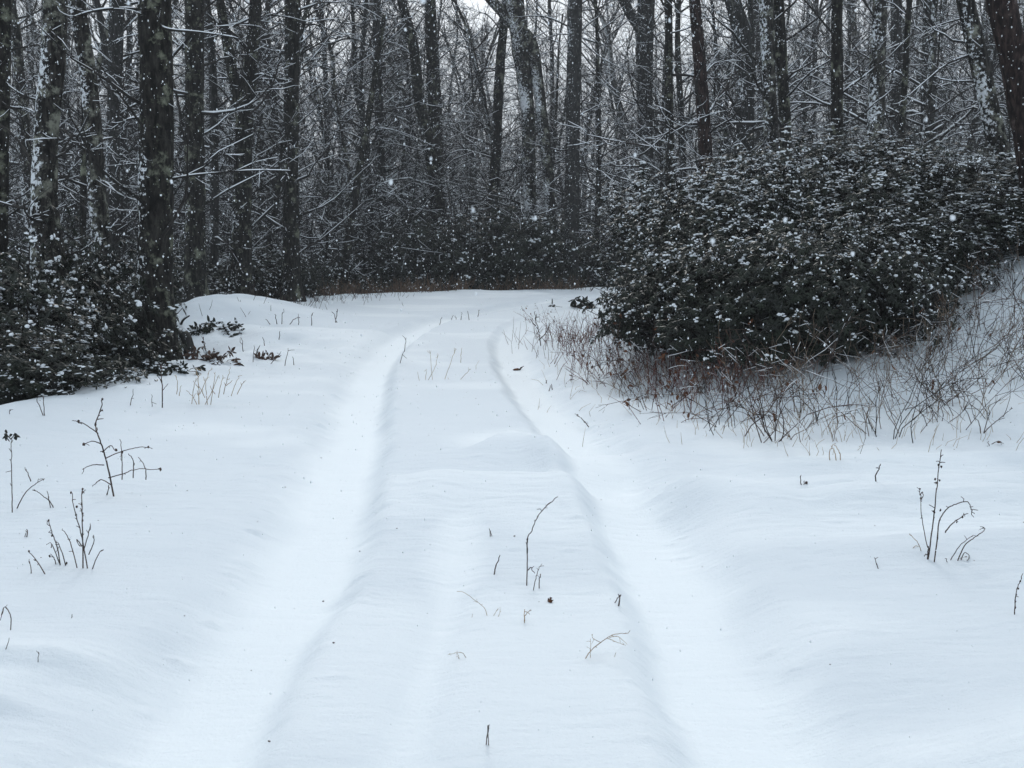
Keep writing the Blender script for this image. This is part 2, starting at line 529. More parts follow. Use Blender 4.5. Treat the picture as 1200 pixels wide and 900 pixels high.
def branch(mb, ms, r, p, d, L, r0, depth, grav, twig=.7, cover=.8, rmin=.006, kids=1.0):
    k = (7, 5, 4)[min(2 - min(depth, 2), 2)] if depth <= 2 else 8
    P = [p]; dd = d.copy(); step = L / (k - 1)
    for i in range(k - 1):
        dd = unit(dd + r.normal(0, .16, 3) + np.array([0, 0, grav]) / k)
        P.append(P[-1] + dd * step)
    P = np.array(P)
    rad = r0 * np.linspace(1, .3, k)
    mb.tube(P, rad, 5 if depth >= 2 else 3)
    snow_on(ms, P, rad, r, cover if depth else cover * .55, rmin if depth else rmin * .75)
    if depth > 0:
        nk = int(round(kids * (2.2 + L * 2.0) * twig * r.uniform(.75, 1.25)))
        nk = min(nk, 14)
        for c in range(nk):
            t = r.uniform(.22, 1.0); q = t * (k - 1); i = min(int(q), k - 2)
            pp = P[i] + (P[i + 1] - P[i]) * (q - i)
            base = unit(P[i + 1] - P[i])
            side = unit(np.cross(base, r.normal(0, 1, 3)))
            ang = r.uniform(.45, 1.05)
            nd = unit(base * math.cos(ang) + side * math.sin(ang) + np.array([0, 0, .12]))
            branch(mb, ms, r, pp, nd, L * r.uniform(.28, .55), max(r0 * (1 - .65 * t) * .55, TMIN[0]), depth - 1, grav * .8, twig, cover, rmin, kids)


def trunk_tube(mb, P, rad, r, n=14, step=.16, ridge=.07, flare=.7):
    """a bark-roughened tapering trunk following points P"""
    P = np.asarray(P, float)
    s = np.concatenate([[0], np.cumsum(np.linalg.norm(np.diff(P, axis=0), axis=1))])
    k = max(int(s[-1] / step), 6)
    t = np.linspace(0, s[-1], k)
    dn = _dense(P, 8)
    sd = np.concatenate([[0], np.cumsum(np.linalg.norm(np.diff(dn, axis=0), axis=1))])
    sd *= s[-1] / sd[-1]
    Q = np.stack([np.interp(t, sd, dn[:, i]) for i in range(3)], -1)
    Rr = np.interp(t, s, rad)
    Rr = Rr * (1 + flare * np.exp(-t / .28))
    T = np.gradient(Q, axis=0); T /= np.linalg.norm(T, axis=1, keepdims=True)
    A = np.cross(T, np.array([0, 1, 0])); A /= np.linalg.norm(A, axis=1, keepdims=True); B = np.cross(T, A)
    an = np.arange(n) * 2 * math.pi / n
    o = r.uniform(0, 200)
    nz = vnoise(np.cos(an)[None, :] * 2.2 + o + np.zeros((k, 1)), t[:, None] * 2.3 + np.sin(an)[None, :] * 2.2 + o)
    nz2 = vnoise(an[None, :] * 4 + o + np.zeros((k, 1)), t[:, None] * 5 + o)
    lobes = .35 * flare * np.exp(-t / .35)[:, None] * np.cos(an * r.integers(3, 6) + o)[None, :]
    RR = Rr[:, None] * (1 + ridge * 2 * nz + ridge * nz2 + lobes)
    V = Q[:, None, :] + RR[:, :, None] * (np.cos(an)[None, :, None] * A[:, None] + np.sin(an)[None, :, None] * B[:, None])
    i = np.arange(k - 1)[:, None] * n
    a = i + np.arange(n); b = i + (np.arange(n) + 1) % n
    F = np.stack([a, a + n, b + n, b], -1).reshape(-1, 4)
    V = np.concatenate([V.reshape(-1, 3), [Q[-1]]])
    j = np.arange(n)
    F3 = np.stack([(k - 1) * n + (j + 1) % n, (k - 1) * n + j, np.full(n, k * n)], -1)
    mb.add(V, F3[:, ::-1], F[:, ::-1])
    return Q, Rr, t


def crown_on(mb, ms, r, Q, Rr, t, lo, hi, num, lscale, depth, rise=.35, cover=.8, rmin=.006, kids=1.0):
    H = t[-1]
    for c in range(num):
        f = r.uniform(lo, hi) if c > 1 else r.uniform(lo, lo + .3 * (hi - lo))
        i = int(np.searchsorted(t, f * H)); i = min(max(i, 1), len(t) - 1)
        up = r.uniform(-.2, .75) + rise * 1.7 * f
        d = rand_dir(r, up)
        L = lscale * r.uniform(.45, 1.15) * (1 - .45 * f)
        rb = min(Rr[i] * .5, .011 * L + .006)
        branch(mb, ms, r, Q[i] + d * Rr[i] * .5, d, L, rb, depth, r.uniform(-.25, .45), .75, cover, rmin, kids)


def make_tree(name, label, group, P, rad, mat, seed, nb=20, lo=.12, hi=.95, lscale=2.2, depth=2, top=12.0, fork=None, cover=.5, flare=.7,
              twigm=None, rmin=.006, nsides=14, kids=1.0, extra=(), cat='tree'):
    """P: world points of the visible trunk from the ground upwards; the trunk goes on up to `top` metres"""
    r = np.random.default_rng(seed)
    P = [np.asarray(p, float) for p in P]; rad = list(rad)
    last = P[-1]; d = unit(P[-1] - P[-2])
    H0 = last[2]
    while last[2] < top:
        d = unit(d + np.array([r.normal(0, .05), r.normal(0, .05), .12]))
        last = last + d * 1.6
        P.append(last); rad.append(max(rad[-1] * .86, .02))
    base = P[0].copy()
    P = [p - base for p in P]
    root = empty(name, base)
    tag(root, label, cat, group)
    mt, mc, ms = MB(), MB(), MB()
    Q, Rr, t = trunk_tube(mt, P, rad, r, n=nsides, flare=flare)
    if fork:
        for (FP, fr) in fork:
            FP = [np.asarray(p, float) - base for p in FP]
            fr = list(fr); dd = unit(FP[-1] - FP[-2]); l = FP[-1]
            while l[2] + base[2] < top * .85:
                dd = unit(dd + np.array([r.normal(0, .06), r.normal(0, .06), .12])); l = l + dd * 1.4
                FP.append(l); fr.append(max(fr[-1] * .84, .015))
            q2, r2, t2 = trunk_tube(mt, FP, fr, r, n=max(nsides - 3, 6), flare=0)
            crown_on(mc, ms, r, q2, r2, t2, .15, .95, max(nb // 3, 5), lscale * .8, depth, cover=cover, rmin=rmin, kids=kids)
    crown_on(mc, ms, r, Q, Rr, t, lo, hi, nb, lscale, depth, cover=cover, rmin=rmin, kids=kids)
    for (EP, r0) in extra:
        EP = _dense(np.array([np.asarray(p, float) - base for p in EP]), 4)
        rr = np.linspace(r0, r0 * .35, len(EP))
        mc.tube(EP, rr, 5)
        snow_on(ms, EP, rr, r, .86, .007)
        for c in range(8):
            i = r.integers(2, len(EP) - 1)
            dd = unit(EP[min(i + 1, len(EP) - 1)] - EP[i - 1])
            nd = unit(dd + .7 * r.normal(0, 1, 3))
            branch(mc, ms, r, EP[i], nd, r.uniform(.25, .6), rr[i] * .45, 1, .1, 1.0, .6, .005)
    mt.obj('trunk', mat, root)
    mc.obj('crown', twigm or M_twig, root)
    ms.obj('snow_cover', M_snow, root)
    return root


def photo_tree(label, pts, Z, mat, seed, group='trees at the front of the woods', extra=(), fork=None, **kw):
    """pts: (px, py, width px) from the top of the picture downwards, seen at distance Z"""
    P = []; rad = []
    for (x, y, w) in reversed(pts):
        P.append(at(x, y, Z)); rad.append(w / FPX * Z * .5)
    low = P[0]
    gz = hz(low[0], Z)
    if low[2] > gz - .1:
        d = P[0] - P[1] if len(P) > 1 else np.array([0, 0, -1.])
        d = d / abs(d[2]) * min(1.0, .6)
        g = np.array([low[0] + (d[0] * .5 if abs(d[0]) < .4 else 0), Z, gz - .15])
        P.insert(0, g); rad.insert(0, rad[0] * 1.06)
    ex = [([at(x, y, Z + dz) for (x, y, dz) in pl], r0) for (pl, r0) in extra]
    fk = [([at(x, y, Z) for (x, y, w) in reversed(pl)], [w / FPX * Z * .5 for (x, y, w) in reversed(pl)]) for pl in fork] if fork else None
    if Z < 20:
        kw.setdefault('nb', 12); kw.setdefault('lscale', 1.7); kw.setdefault('kids', .8)
    else:
        kw.setdefault('nb', 30); kw.setdefault('lscale', 2.5); kw.setdefault('kids', 1.15); kw.setdefault('lo', .06); kw.setdefault('cover', .68); kw.setdefault('rmin', .0075)
    TMIN[0] = max(.0045, Z * .00022)
    kw.setdefault('top', 10.0 + (Z - 12) * .25)
    return make_tree('bare_tree', label, group, P, rad, mat, seed, extra=ex, fork=fk, **kw)


T = photo_tree
T('dark trunk cut by the left picture edge, first of the left trees', [(2, 0, 20), (0, 150, 21), (-2, 300, 23)], 15, M_bark_dark, 1)
T('thick lichen spotted trunk with snow plastered down its flared left side', [(65, 0, 26), (62, 70, 27), (54, 170, 27), (52, 240, 30), (57, 320, 40)], 13.5, M_bark_snowy, 2, flare=.5,
  extra=[([(50, 138, 0), (30, 128, -.1), (8, 124, -.2), (-10, 105, -.3)], .018), ([(72, 180, 0), (86, 158, .2), (96, 172, .3), (110, 178, .3)], .014), ([(54, 120, 0), (28, 112, .1), (10, 100, .2)], .014)])
T('dark trunk curving to the right as it rises left of the thickest tree', [(90, 0, 18), (97, 45, 19), (107, 120, 19), (112, 200, 20), (122, 330, 23)], 16, M_bark_snowy, 3,
  extra=[([(114, 212, 0), (125, 215, -.2), (140, 228, -.3), (165, 237, -.4)], .02)])
T('slender straight stem between the two snow flecked left trunks', [(97, 60, 6), (99, 160, 7), (97, 290, 8)], 19, M_bark_dark, 4, nb=10, lscale=1.5)
T('pale grey trunk behind the curved left trunk', [(137, 0, 17), (133, 150, 15), (132, 300, 17)], 25, M_bark_grey, 5)
T('thickest trunk of the left woods, dark with a green lichen patch', [(182, 0, 36), (183, 90, 38), (183, 200, 39), (182, 300, 40), (182, 370, 44)], 13, M_bark_dark, 6, nb=14,
  extra=[([(170, 12, 0), (140, 10, -.2), (110, 13, -.3), (85, 20, -.4)], .020), ([(186, 30, 0), (200, 35, -.3), (235, 38, -.4), (276, 44, -.5)], .018),
         ([(200, 210, 0), (230, 205, -.2), (290, 200, -.3), (340, 200, -.3)], .014), ([(170, 138, 0), (150, 140, .3), (130, 152, .4)], .014)])
T('straight dark trunk just right of the thickest left tree', [(228, 0, 22), (228, 120, 21), (229, 330, 25)], 22, M_bark_dark, 7)
T('thin trunk in the gap right of the straight dark left trunk', [(248, 60, 9), (251, 180, 10), (251, 310, 11)], 25, M_bark_grey, 8, nb=14)
T('forked trunk with two rising limbs, left of the middle', [(300, 0, 12), (293, 80, 17), (286, 150, 20), (283, 310, 23)], 24.5, M_bark_dark, 9, fork=[[(258, 0, 10), (268, 60, 12), (284, 140, 14)]])
T('clean straight black trunk above the dark shrub left of the middle', [(343, 0, 18), (341, 130, 17), (341, 285, 20)], 27, M_bark_dark, 10, extra=[([(345, 128, 0), (370, 105, .3), (400, 88, .4), (440, 60, .5)], .016)])
T('thin leaning sapling trunk bent over with snowy side twigs', [(440, 85, 6), (428, 160, 8), (416, 230, 9), (404, 310, 10)], 32, M_bark_dark, 11, nb=14, lscale=1.7, top=7,
  extra=[([(428, 160, 0), (438, 150, 0), (470, 155, .2), (510, 172, .3)], .02), ([(425, 180, 0), (450, 215, .2), (480, 245, .3)], .016)])
T('slim trunk above the left end of the far evergreen shrubs', [(441, 0, 9), (444, 130, 10), (450, 290, 11)], 38, M_bark_grey, 12)
T('crooked trunk leaning right towards its straight neighbour', [(470, 0, 10), (484, 50, 12), (492, 120, 13), (508, 200, 14), (514, 270, 15)], 39, M_bark_dark, 13)
T('straight trunk that the crooked trunk leans against', [(504, 0, 13), (508, 120, 13), (516, 270, 14)], 40.5, M_bark_dark, 14, extra=[([(515, 208, 0), (480, 208, -.2), (450, 207, -.3), (425, 207, -.4)], .014)])
T('trunk rising from the far shrubs, leaning slightly right', [(593, 0, 9), (586, 80, 11), (581, 180, 12), (576, 270, 13)], 40, M_bark_dark, 15)
T('tall grey double stemmed tree behind the end of the road', [(603, 0, 21), (610, 60, 19), (618, 130, 15), (622, 300, 15)], 38.2, M_bark_snowy, 16, fork=[[(560, -20, 11), (600, 28, 13), (622, 50, 14), (632, 110, 13), (642, 200, 13), (648, 315, 13)]],
  extra=[([(632, 65, 0), (645, 60, .2), (655, 55, .2)], .016)])
T('pale grey trunk standing at the bend of the road', [(674, 0, 17), (672, 120, 16), (669, 318, 18)], 37.0, M_bark_grey, 17,
  extra=[([(677, 40, 0), (690, 28, .2), (705, 15, .3), (712, -10, .3)], .03), ([(678, 45, 0), (705, 68, .3), (740, 86, .4)], .026), ([(680, 60, 0), (700, 85, -.3), (720, 105, -.4), (752, 124, -.5)], .026)])
T('broad pale trunk with a thick limb off to its left, right of the bend', [(757, 0, 20), (756, 100, 17), (758, 270, 18)], 40, M_bark_grey, 18, fork=[[(715, -30, 8), (735, 10, 11), (754, 40, 12)]])
T('slim black trunk at the left shoulder of the big evergreen thicket', [(783, 0, 9), (784, 100, 9), (785, 230, 11)], 23, M_bark_dark, 19)
T('reddish dark trunk behind the left half of the big thicket', [(814, 0, 13), (822, 100, 15), (828, 220, 17)], 21, M_bark_red, 20)
T('wide grey trunk behind the middle of the big thicket', [(855, -10, 17), (869, 40, 21), (873, 120, 21), (872, 200, 23)], 26, M_bark_grey, 21)
T('left stem of the close dark pair behind the thicket', [(898, 0, 17), (901, 100, 16), (905, 200, 18)], 22, M_bark_snowy, 22)
T('right stem of the close dark pair behind the thicket', [(911, 0, 14), (918, 100, 13), (921, 200, 15)], 23, M_bark_dark, 23)
T('black trunk with a pale knot above the thicket top', [(981, 0, 12), (981, 80, 13), (980, 190, 15)], 19.5, M_bark_dark, 24)
T('snow dusted trunk right of the black knotted trunk', [(1032, 0, 16), (1028, 80, 18), (1024, 190, 20)], 24, M_bark_snowy, 25)
T('faint grey trunk between two darker ones at upper right', [(1050, 0, 12), (1051, 190, 13)], 33, M_bark_grey, 26)
T('thin dark pole left of the leaning right trunks', [(1066, 0, 6), (1060, 100, 7), (1055, 190, 8)], 21, M_bark_dark, 27, nb=10, lscale=1.6)
T('wide faint trunk behind the twigs left of the leaning right trunks', [(1090, 0, 15), (1086, 190, 16)], 31, M_bark_grey, 28)
T('leaning trunk with snowy left hand branches, second from the right edge', [(1130, -5, 19), (1147, 70, 21), (1160, 130, 21), (1178, 215, 24)], 15.5, M_bark_snowy, 29,
  extra=[([(1140, 95, 0), (1115, 95, -.2), (1095, 90, -.3)], .013), ([(1135, 65, 0), (1110, 75, -.2), (1085, 95, -.3), (1065, 112, -.4)], .016), ([(1135, 20, 0), (1105, 28, .2), (1080, 38, .3)], .013),
         ([(1148, 145, 0), (1120, 145, -.2), (1105, 138, -.3)], .012)])
T('thick leaning trunk at the right picture edge', [(1172, -5, 31), (1188, 70, 32), (1204, 150, 34), (1216, 230, 36)], 13, M_bark_red, 30)

# ---- the deep woods: a handful of full trees, then copies of them
VAR = []
TMIN[0] = .008
for v in range(9):
    r = np.random.default_rng(500 + v)
    x = 0; P = [np.array([0, 0, -.25])]; d = np.array([r.normal(0, .11), r.normal(0, .11), 1.0])
    rad0 = r.uniform(.07, .17); rad = [rad0]
    for k in range(8):
        d = unit(d + np.array([r.normal(0, .10), r.normal(0, .10), .08])); P.append(P[-1] + d * 1.7); rad.append(rad0 * (1 - .085 * (k + 1)))
    VAR.append(('t', make_tree('bare_tree', 'slim bare tree deep in the woods, half lost behind other trunks', 'trees deep in the winter woods', P, rad,
                               (M_bark_grey, M_bark_dark, M_bark_snowy)[v % 3], 600 + v, nb=56, lo=.07, hi=.97, lscale=2.9, top=12, nsides=8, rmin=.008, cover=.6, kids=1.25, twigm=(M_twig_grey, M_twig)[v % 2])))
SAP = []
for v in range(5):
    r = np.random.default_rng(700 + v)
    P = [np.array([0, 0, -.2])]; d = np.array([r.normal(0, .15), r.normal(0, .15), 1.0]); rad0 = r.uniform(.025, .045); rad = [rad0]
    for k in range(5):
        d = unit(d + np.array([r.normal(0, .12), r.normal(0, .12), .05])); P.append(P[-1] + d * 1.0); rad.append(rad0 * (1 - .14 * (k + 1)))
    SAP.append(make_tree('bare_sapling', 'thin bare sapling in the deep woods, its fine twigs edged with snow', 'saplings deep in the winter woods', P, rad, M_bark_dark if v % 2 else M_bark_grey,
                         800 + v, nb=34, lo=.06, hi=.98, lscale=1.7, top=5, nsides=6, rmin=.007, cover=.6, flare=.2, twigm=(M_twig_grey, M_twig)[v % 2], cat='sapling'))


def scatter(protos, spots, r, smin, smax):
    for i, (x, y) in enumerate(spots):
        k = i % len(protos)
        o = protos[k] if i < len(protos) else copy_tree(protos[k])
        s = r.uniform(smin, smax)
        o.location = (x, y, hz(x, y)); o.rotation_euler = (0, 0, r.uniform(0, 6.28)); o.scale = (s, s, s * r.uniform(.95, 1.15))


def wood_spots(r, n, y0, y1, power=1.0, mind=1.2, halfw=.56):
    out = []
    tries = 0
    while len(out) < n and tries < n * 60:
        tries += 1
        y = y0 + (y1 - y0) * r.random() ** power
        x = r.uniform(-1, 1) * (y * halfw)
        U, S = road_us(np.array([x]), np.array([y]))
        if abs(U[0]) < 4.5: continue
        if left_drop(np.array([x]), np.array([y]))[0] < 2.5 and x < 6: continue
        if x > 0 and y < 24: continue
        if all((x - a) ** 2 + (y - b) ** 2 > mind ** 2 for a, b in out): out.append((x, y))
    return out


r = np.random.default_rng(31)
sp_ = wood_spots(r, 200, 27, 85, .9, 1.3)
for i in range(12):
    y_ = r.uniform(42, 76); sp_.append(((r.uniform(470, 725) - 600) / FPX * y_, y_))
scatter([v[1] for v in VAR], sp_, r, .75, 1.35)
scatter(SAP, wood_spots(r, 185, 21, 60, 1.0, .9), r, .7, 1.4)


TMIN[0] = .005
# ---- brushwood: far tangle of twigs nobody could count
def brush(name, n, y0, y1, hmin, hmax, seed, mat, halfw=.6):
    r = np.random.default_rng(seed)
    mb_, ms_ = MB(), MB()
    y = r.uniform(y0, y1, n); x = r.uniform(-1, 1, n) * y * halfw
    U, S = road_us(x, y); D = left_drop(x, y)
    keep = (np.abs(U) > 4) & ((D > 1.5) | (x > 8)) & ~((x > 0) & (y < 26))
    x = x[keep]; y = y[keep]; z = height(x, y)
    for i in range(len(x)):
        h = r.uniform(hmin, hmax)
        for s in range(r.integers(2, 4)):
            d = unit(np.array([r.normal(0, .35), r.normal(0, .35), 1]))
            P = [np.array([x[i], y[i], z[i] - .1])]
            L = h * r.uniform(.6, 1.1)
            for k in range(4):
                d = unit(d + r.normal(0, .18, 3)); P.append(P[-1] + d * L / 4)
            P = np.array(P)
            mb_.tube(P, np.linspace(.024, .010, 5), 3, tip=False)
            for c in range(r.integers(5, 10)):
                t = r.uniform(.15, 1) * 4; j = min(int(t), 3); p = P[j] + (P[j + 1] - P[j]) * (t - j)
                d2 = rand_dir(r, r.uniform(-.2, .9)); l = r.uniform(.4, 1.3)
                m_ = p + d2 * l * .5 + r.normal(0, .06, 3); e = p + d2 * l + r.normal(0, .12, 3)
                Q = np.array([p, m_, e]); rr = np.array([.011, .010, .007])
                mb_.tube(Q, rr, 3, tip=False)
                if r.random() < .35: snow_on(ms_, Q, rr, r, .8, .006)
    o = mb_.obj(name, mat); tag(o, 'grey tangle of bare undergrowth filling the woods', 'undergrowth', kind='stuff')
    s = ms_.obj('snow_cover', M_snow, o)
    return o


brush('undergrowth', 2400, 25, 70, 1.5, 6.0, 41, M_twig_grey)


# ------------------------------------------------------------------ evergreen shrubs
ICO_V = None
def _ico():
    t = (1 + 5 ** .5) / 2
    v = np.array([(-1, t, 0), (1, t, 0), (-1, -t, 0), (1, -t, 0), (0, -1, t), (0, 1, t), (0, -1, -t), (0, 1, -t), (t, 0, -1), (t, 0, 1), (-t, 0, -1), (-t, 0, 1)], float)
    v /= np.linalg.norm(v[0])
    f = np.array([(0, 11, 5), (0, 5, 1), (0, 1, 7), (0, 7, 10), (0, 10, 11), (1, 5, 9), (5, 11, 4), (11, 10, 2), (10, 7, 6), (7, 1, 8), (3, 9, 4), (3, 4, 2), (3, 2, 6), (3, 6, 8), (3, 8, 9), (4, 9, 5), (2, 4, 11), (6, 2, 10), (8, 6, 7), (9, 8, 1)])
    return v, f
IV, IF = _ico()


def blob(mb, r, c, sx, sy, sz, rz=0.0, jit=.18):
    V = IV * (1 + r.uniform(-jit, jit, (12, 1)))
    V = V * np.array([sx, sy, sz])
    cz, sn = math.cos(rz), math.sin(rz)
    V = np.stack([V[:, 0] * cz - V[:, 1] * sn, V[:, 0] * sn + V[:, 1] * cz, V[:, 2]], -1)
    mb.add(V + c, IF)


def leaf(mb, p, d, up, L, W, curl=.25):
    d = unit(d); s = unit(np.cross(d, up)); n = np.cross(s, d)
    m1 = p + d * L * .38 + n * L * curl * .10
    m2 = p + d * L * .74 - n * L * curl * .08
    e = p + d * L - n * L * curl * .35
    w = s * W * .5
    V = np.array([p, m1 + w - n * W * .22, m1, m1 - w - n * W * .22, m2 + w * .8 - n * W * .25, m2, m2 - w * .8 - n * W * .25, e])
    mb.add(V, [(0, 2, 1), (0, 3, 2), (4, 5, 7), (5, 6, 7)], [(1, 2, 5, 4), (2, 3, 6, 5)])


def whorl(ml, ms, r, p, d, L, snow):
    k = r.integers(5, 9); a0 = r.uniform(0, 6.28)
    d = unit(d); s = unit(np.cross(d, np.array([.3, .1, 1.0]) + r.normal(0, .2, 3))); t = np.cross(d, s)
    droop = r.uniform(.0, .75)
    for i in range(k):
        a = a0 + i * 6.283 / k + r.normal(0, .2)
        ld = math.cos(a) * s + math.sin(a) * t + d * r.uniform(-.05, .45) + np.array([0, 0, -droop])
        l = L * r.uniform(.8, 1.3)
        leaf(ml, p, ld, d + np.array([0, 0, .3]), l, l * r.uniform(.30, .40))
        if snow and r.random() < .42:
            ldu = unit(ld)
            if ldu[2] > -.55:
                c = p + ldu * l * .5 + np.array([0, 0, l * .07])
                blob(ms, r, c, l * r.uniform(.20, .38), l * .17, l * r.uniform(.10, .17), math.atan2(ldu[1], ldu[0]), .25)
    if snow:
        blob(ms, r, p + np.array([0, 0, L * .14]), L * r.uniform(.16, .48), L * r.uniform(.16, .36), L * r.uniform(.10, .28), r.uniform(0, 3), .38)


def make_shrub(name, label, group, seed, w, h, nwh, L=.115, snow=.5, lobes=7, mat=None):
    """w: half width, h: height. Whorls of leathery leaves spread through lumpy lobes, stems beneath."""
    r = np.random.default_rng(seed)
    root = empty(name, (0, 0, 0)); tag(root, label, 'shrub', group)
    ml, ms, mt = MB(), MB(), MB()
    lb = []
    for i in range(lobes):
        a = i * 6.283 / lobes + r.normal(0, .3); q = r.uniform(.25, .75) * w if i else 0
        hh = h * r.uniform(.5, .74) if i else h * .68
        c = np.array([math.cos(a) * q, math.sin(a) * q, hh * .85])
        lb.append((c, np.array([w * r.uniform(.24, .56), w * r.uniform(.24, .56), hh * r.uniform(.24, .56)])))
    for i in range(lobes):
        a = i * 6.283 / lobes + r.normal(0, .3); q = r.uniform(.45, .85) * w
        lb.append((np.array([math.cos(a) * q, math.sin(a) * q, h * r.uniform(.18, .34)]), np.array([w * .45, w * .45, h * .27])))
    for i in range(nwh):
        c, s = lb[r.integers(len(lb))]
        u = unit(r.normal(0, 1, 3)); q = r.uniform(0, 1) ** .33
        q = q * (r.uniform(.9, 1.12) if r.random() > .17 else r.uniform(1.1, 1.5))
        p = c + u * s * q
        if p[2] < .05 * h: continue
        out = unit(unit(p - np.array([0, 0, h * .35])) + r.normal(0, .3, 3) + np.array([0, 0, .45]))
        zf = p[2] / h
        sn = r.random() < snow * (.35 + .8 * zf) * (.5 + .6 * (q > .75)) * (1 + 3.2 * float(vnoise(p[0] * 2.2 + seed, p[2] * 2.6 + p[1] * 2.2)))
        whorl(ml, ms, r, p, out, L * r.uniform(.75, 1.2), sn)
        if i % 3 == 0:
            q0 = c * .6 + r.normal(0, .1, 3); q0[2] = max(q0[2], .1)
            mt.tube(np.array([q0, (q0 + p) * .5 + r.normal(0, .05, 3), p]), [.011, .008, .005], 3, tip=False)
    # stray shoots that break the outline
    for i in range(26):
        c, s = lb[r.integers(lobes)]
        u = unit(r.normal(0, 1, 3) + np.array([0, 0, .55])); p0 = c + u * s * .85
        dd = unit(u + r.normal(0, .35, 3) + np.array([0, 0, .5])); l = r.uniform(.22, .62) * w / 1.4
        p1 = p0 + dd * l * .5 + r.normal(0, .03, 3); p2 = p0 + unit(dd + r.normal(0, .25, 3)) * l
        mt.tube(np.array([p0, p1, p2]), [.009, .007, .005], 3, tip=False)
        for q_ in ((p0 + p1) * .5, p1, (p1 + p2) * .5, p2):
            whorl(ml, ms, r, q_ + r.normal(0, .02, 3), dd + r.normal(0, .3, 3), L * r.uniform(.8, 1.2), r.random() < snow * .7)
    for (c, s) in lb:
        b0 = np.array([r.normal(0, .12 * w), r.normal(0, .12 * w), -.1])
        mid = b0 * .4 + c * .6 + r.normal(0, .08, 3); mid[2] = c[2] * .5
        mt.tube(np.array([b0, mid, c * .95]), [.035, .025, .014], 5)
    mt.obj('stem', M_twig, root); ml.obj('foliage', mat or M_leaf, root, smooth=False); ms.obj('snow_cover', M_snow, root)
    return root


GR = 'evergreen shrubs massed on the right bank'
GL = 'evergreen shrubs below the left bank'
GF = 'evergreen shrubs at the far bend'
SH_big = [make_shrub('evergreen_shrub', 'x', GR, 900 + i, 1.45, 2.7, 1900, .090, .66, 12) for i in range(3)]
SH_low = [make_shrub('evergreen_shrub', 'x', GL, 920 + i, 1.3, 1.9, 1900, .082, .30, 9) for i in range(3)]
SH_far = [make_shrub('evergreen_shrub', 'x', GF, 940 + i, 1.7, 2.7, 1500, .115, .30, 9) for i in range(2)]
_used = set()


def put_shrub(proto, X, Y, label, s=1.0, sz=1.0, rz=0.0, group=GR, dz=-.05):
    if proto.name in _used: o = copy_tree(proto)
    else: o = proto; _used.add(proto.name)
    o.location = (X, Y, hz(X, Y) + dz); o.rotation_euler = (0, 0, rz); o.scale = (s, s, s * sz)
    o['label'] = label; o['group'] = group
    return o


# right thicket: pixel column and distance give the spot on the bank, height follows the crown line
right = [
    (790, 15.6, 205, 0, 'evergreen shrub at the left tip of the big thicket, next to the road'),
    (828, 14.4, 182, 1, 'evergreen shrub second from the left tip of the big thicket'),
    (860, 13.4, 186, 2, 'tall dark evergreen shrub left of the middle of the big thicket'),
    (850, 12.6, 290, 0, 'lower dark evergreen shrub at the front left of the big thicket'),
    (925, 14.6, 148, 1, 'highest evergreen shrub crown at the middle of the big thicket'),
    (930, 12.4, 260, 2, 'front evergreen shrub over the reddish twigs in the middle of the thicket'),
    (985, 13.6, 170, 0, 'snow speckled evergreen shrub below the black knotted trunk'),
    (1010, 12.4, 245, 1, 'front evergreen shrub at the right foot of the big thicket'),
    (1060, 14.2, 158, 2, 'snowy evergreen shrub below the thin dark pole'),
    (1085, 13.0, 240, 0, 'very snowy front evergreen shrub above the bare twig bank'),
    (1125, 14.8, 182, 1, 'evergreen shrub left of the leaning trunk'),
    (1160, 13.4, 222, 2, 'snow laden evergreen shrub in front of the leaning trunk'),
    (1205, 14.0, 185, 0, 'evergreen shrub cut by the right picture edge'),
    (1235, 13.2, 220, 1, 'outermost evergreen shrub at the right picture edge'),
    (880, 16.6, 170, 2, 'evergreen shrub at the back of the big thicket, right of the reddish trunk'),
    (1010, 16.8, 160, 0, 'evergreen shrub at the back of the thicket, under the snow dusted trunk'),
]
rr_ = np.random.default_rng(5)
for (px, Y, ytop, k, lab) in right:
    X = (px - 600) / FPX * Y * 1.0
    gz = hz(X, Y)
    top = at(px, ytop, Y)[2]
    s = max((top - gz) / 2.5, .35)
    sz = 1.0
    if px < 830 and Y > 14: sz = s / .74; s = .74
    if s < .72: sz = s / .72; s = .72
    if s > 1.1: sz = s / 1.1; s = 1.1
    put_shrub(SH_big[k], X, Y, lab, s, sz, rr_.uniform(0, 6.28), GR)

front = [
    (785, 412, .55, 'low leafy shrub at the left foot of the big thicket, beside the reddish twigs'),
    (800, 424, .7, 'low leafy shrub at the thicket front, above the rusty stems nearest the road'),
    (845, 436, .75, 'low dark shrub at the thicket front, second from its left foot corner'),
    (888, 441, .8, 'lowest dark shrub at the middle of the thicket front'),
    (935, 441, .75, 'low dark shrub at the thicket front, right of its middle'),
    (985, 430, .7, 'low snow flecked shrub at the right part of the thicket front'),
    (1030, 398, .65, 'low snow flecked shrub where the thicket front climbs the bank'),
    (1075, 362, .6, 'low snowy shrub at the top of the bare twig bank'),
]
for i, (px, py, s, lab) in enumerate(front):
    g = ground(px, py)
    put_shrub(SH_low[i % 3], g[0] * 1.06, g[1] + .75, lab, s, 1.0, rr_.uniform(0, 6.28), GR, -.12)

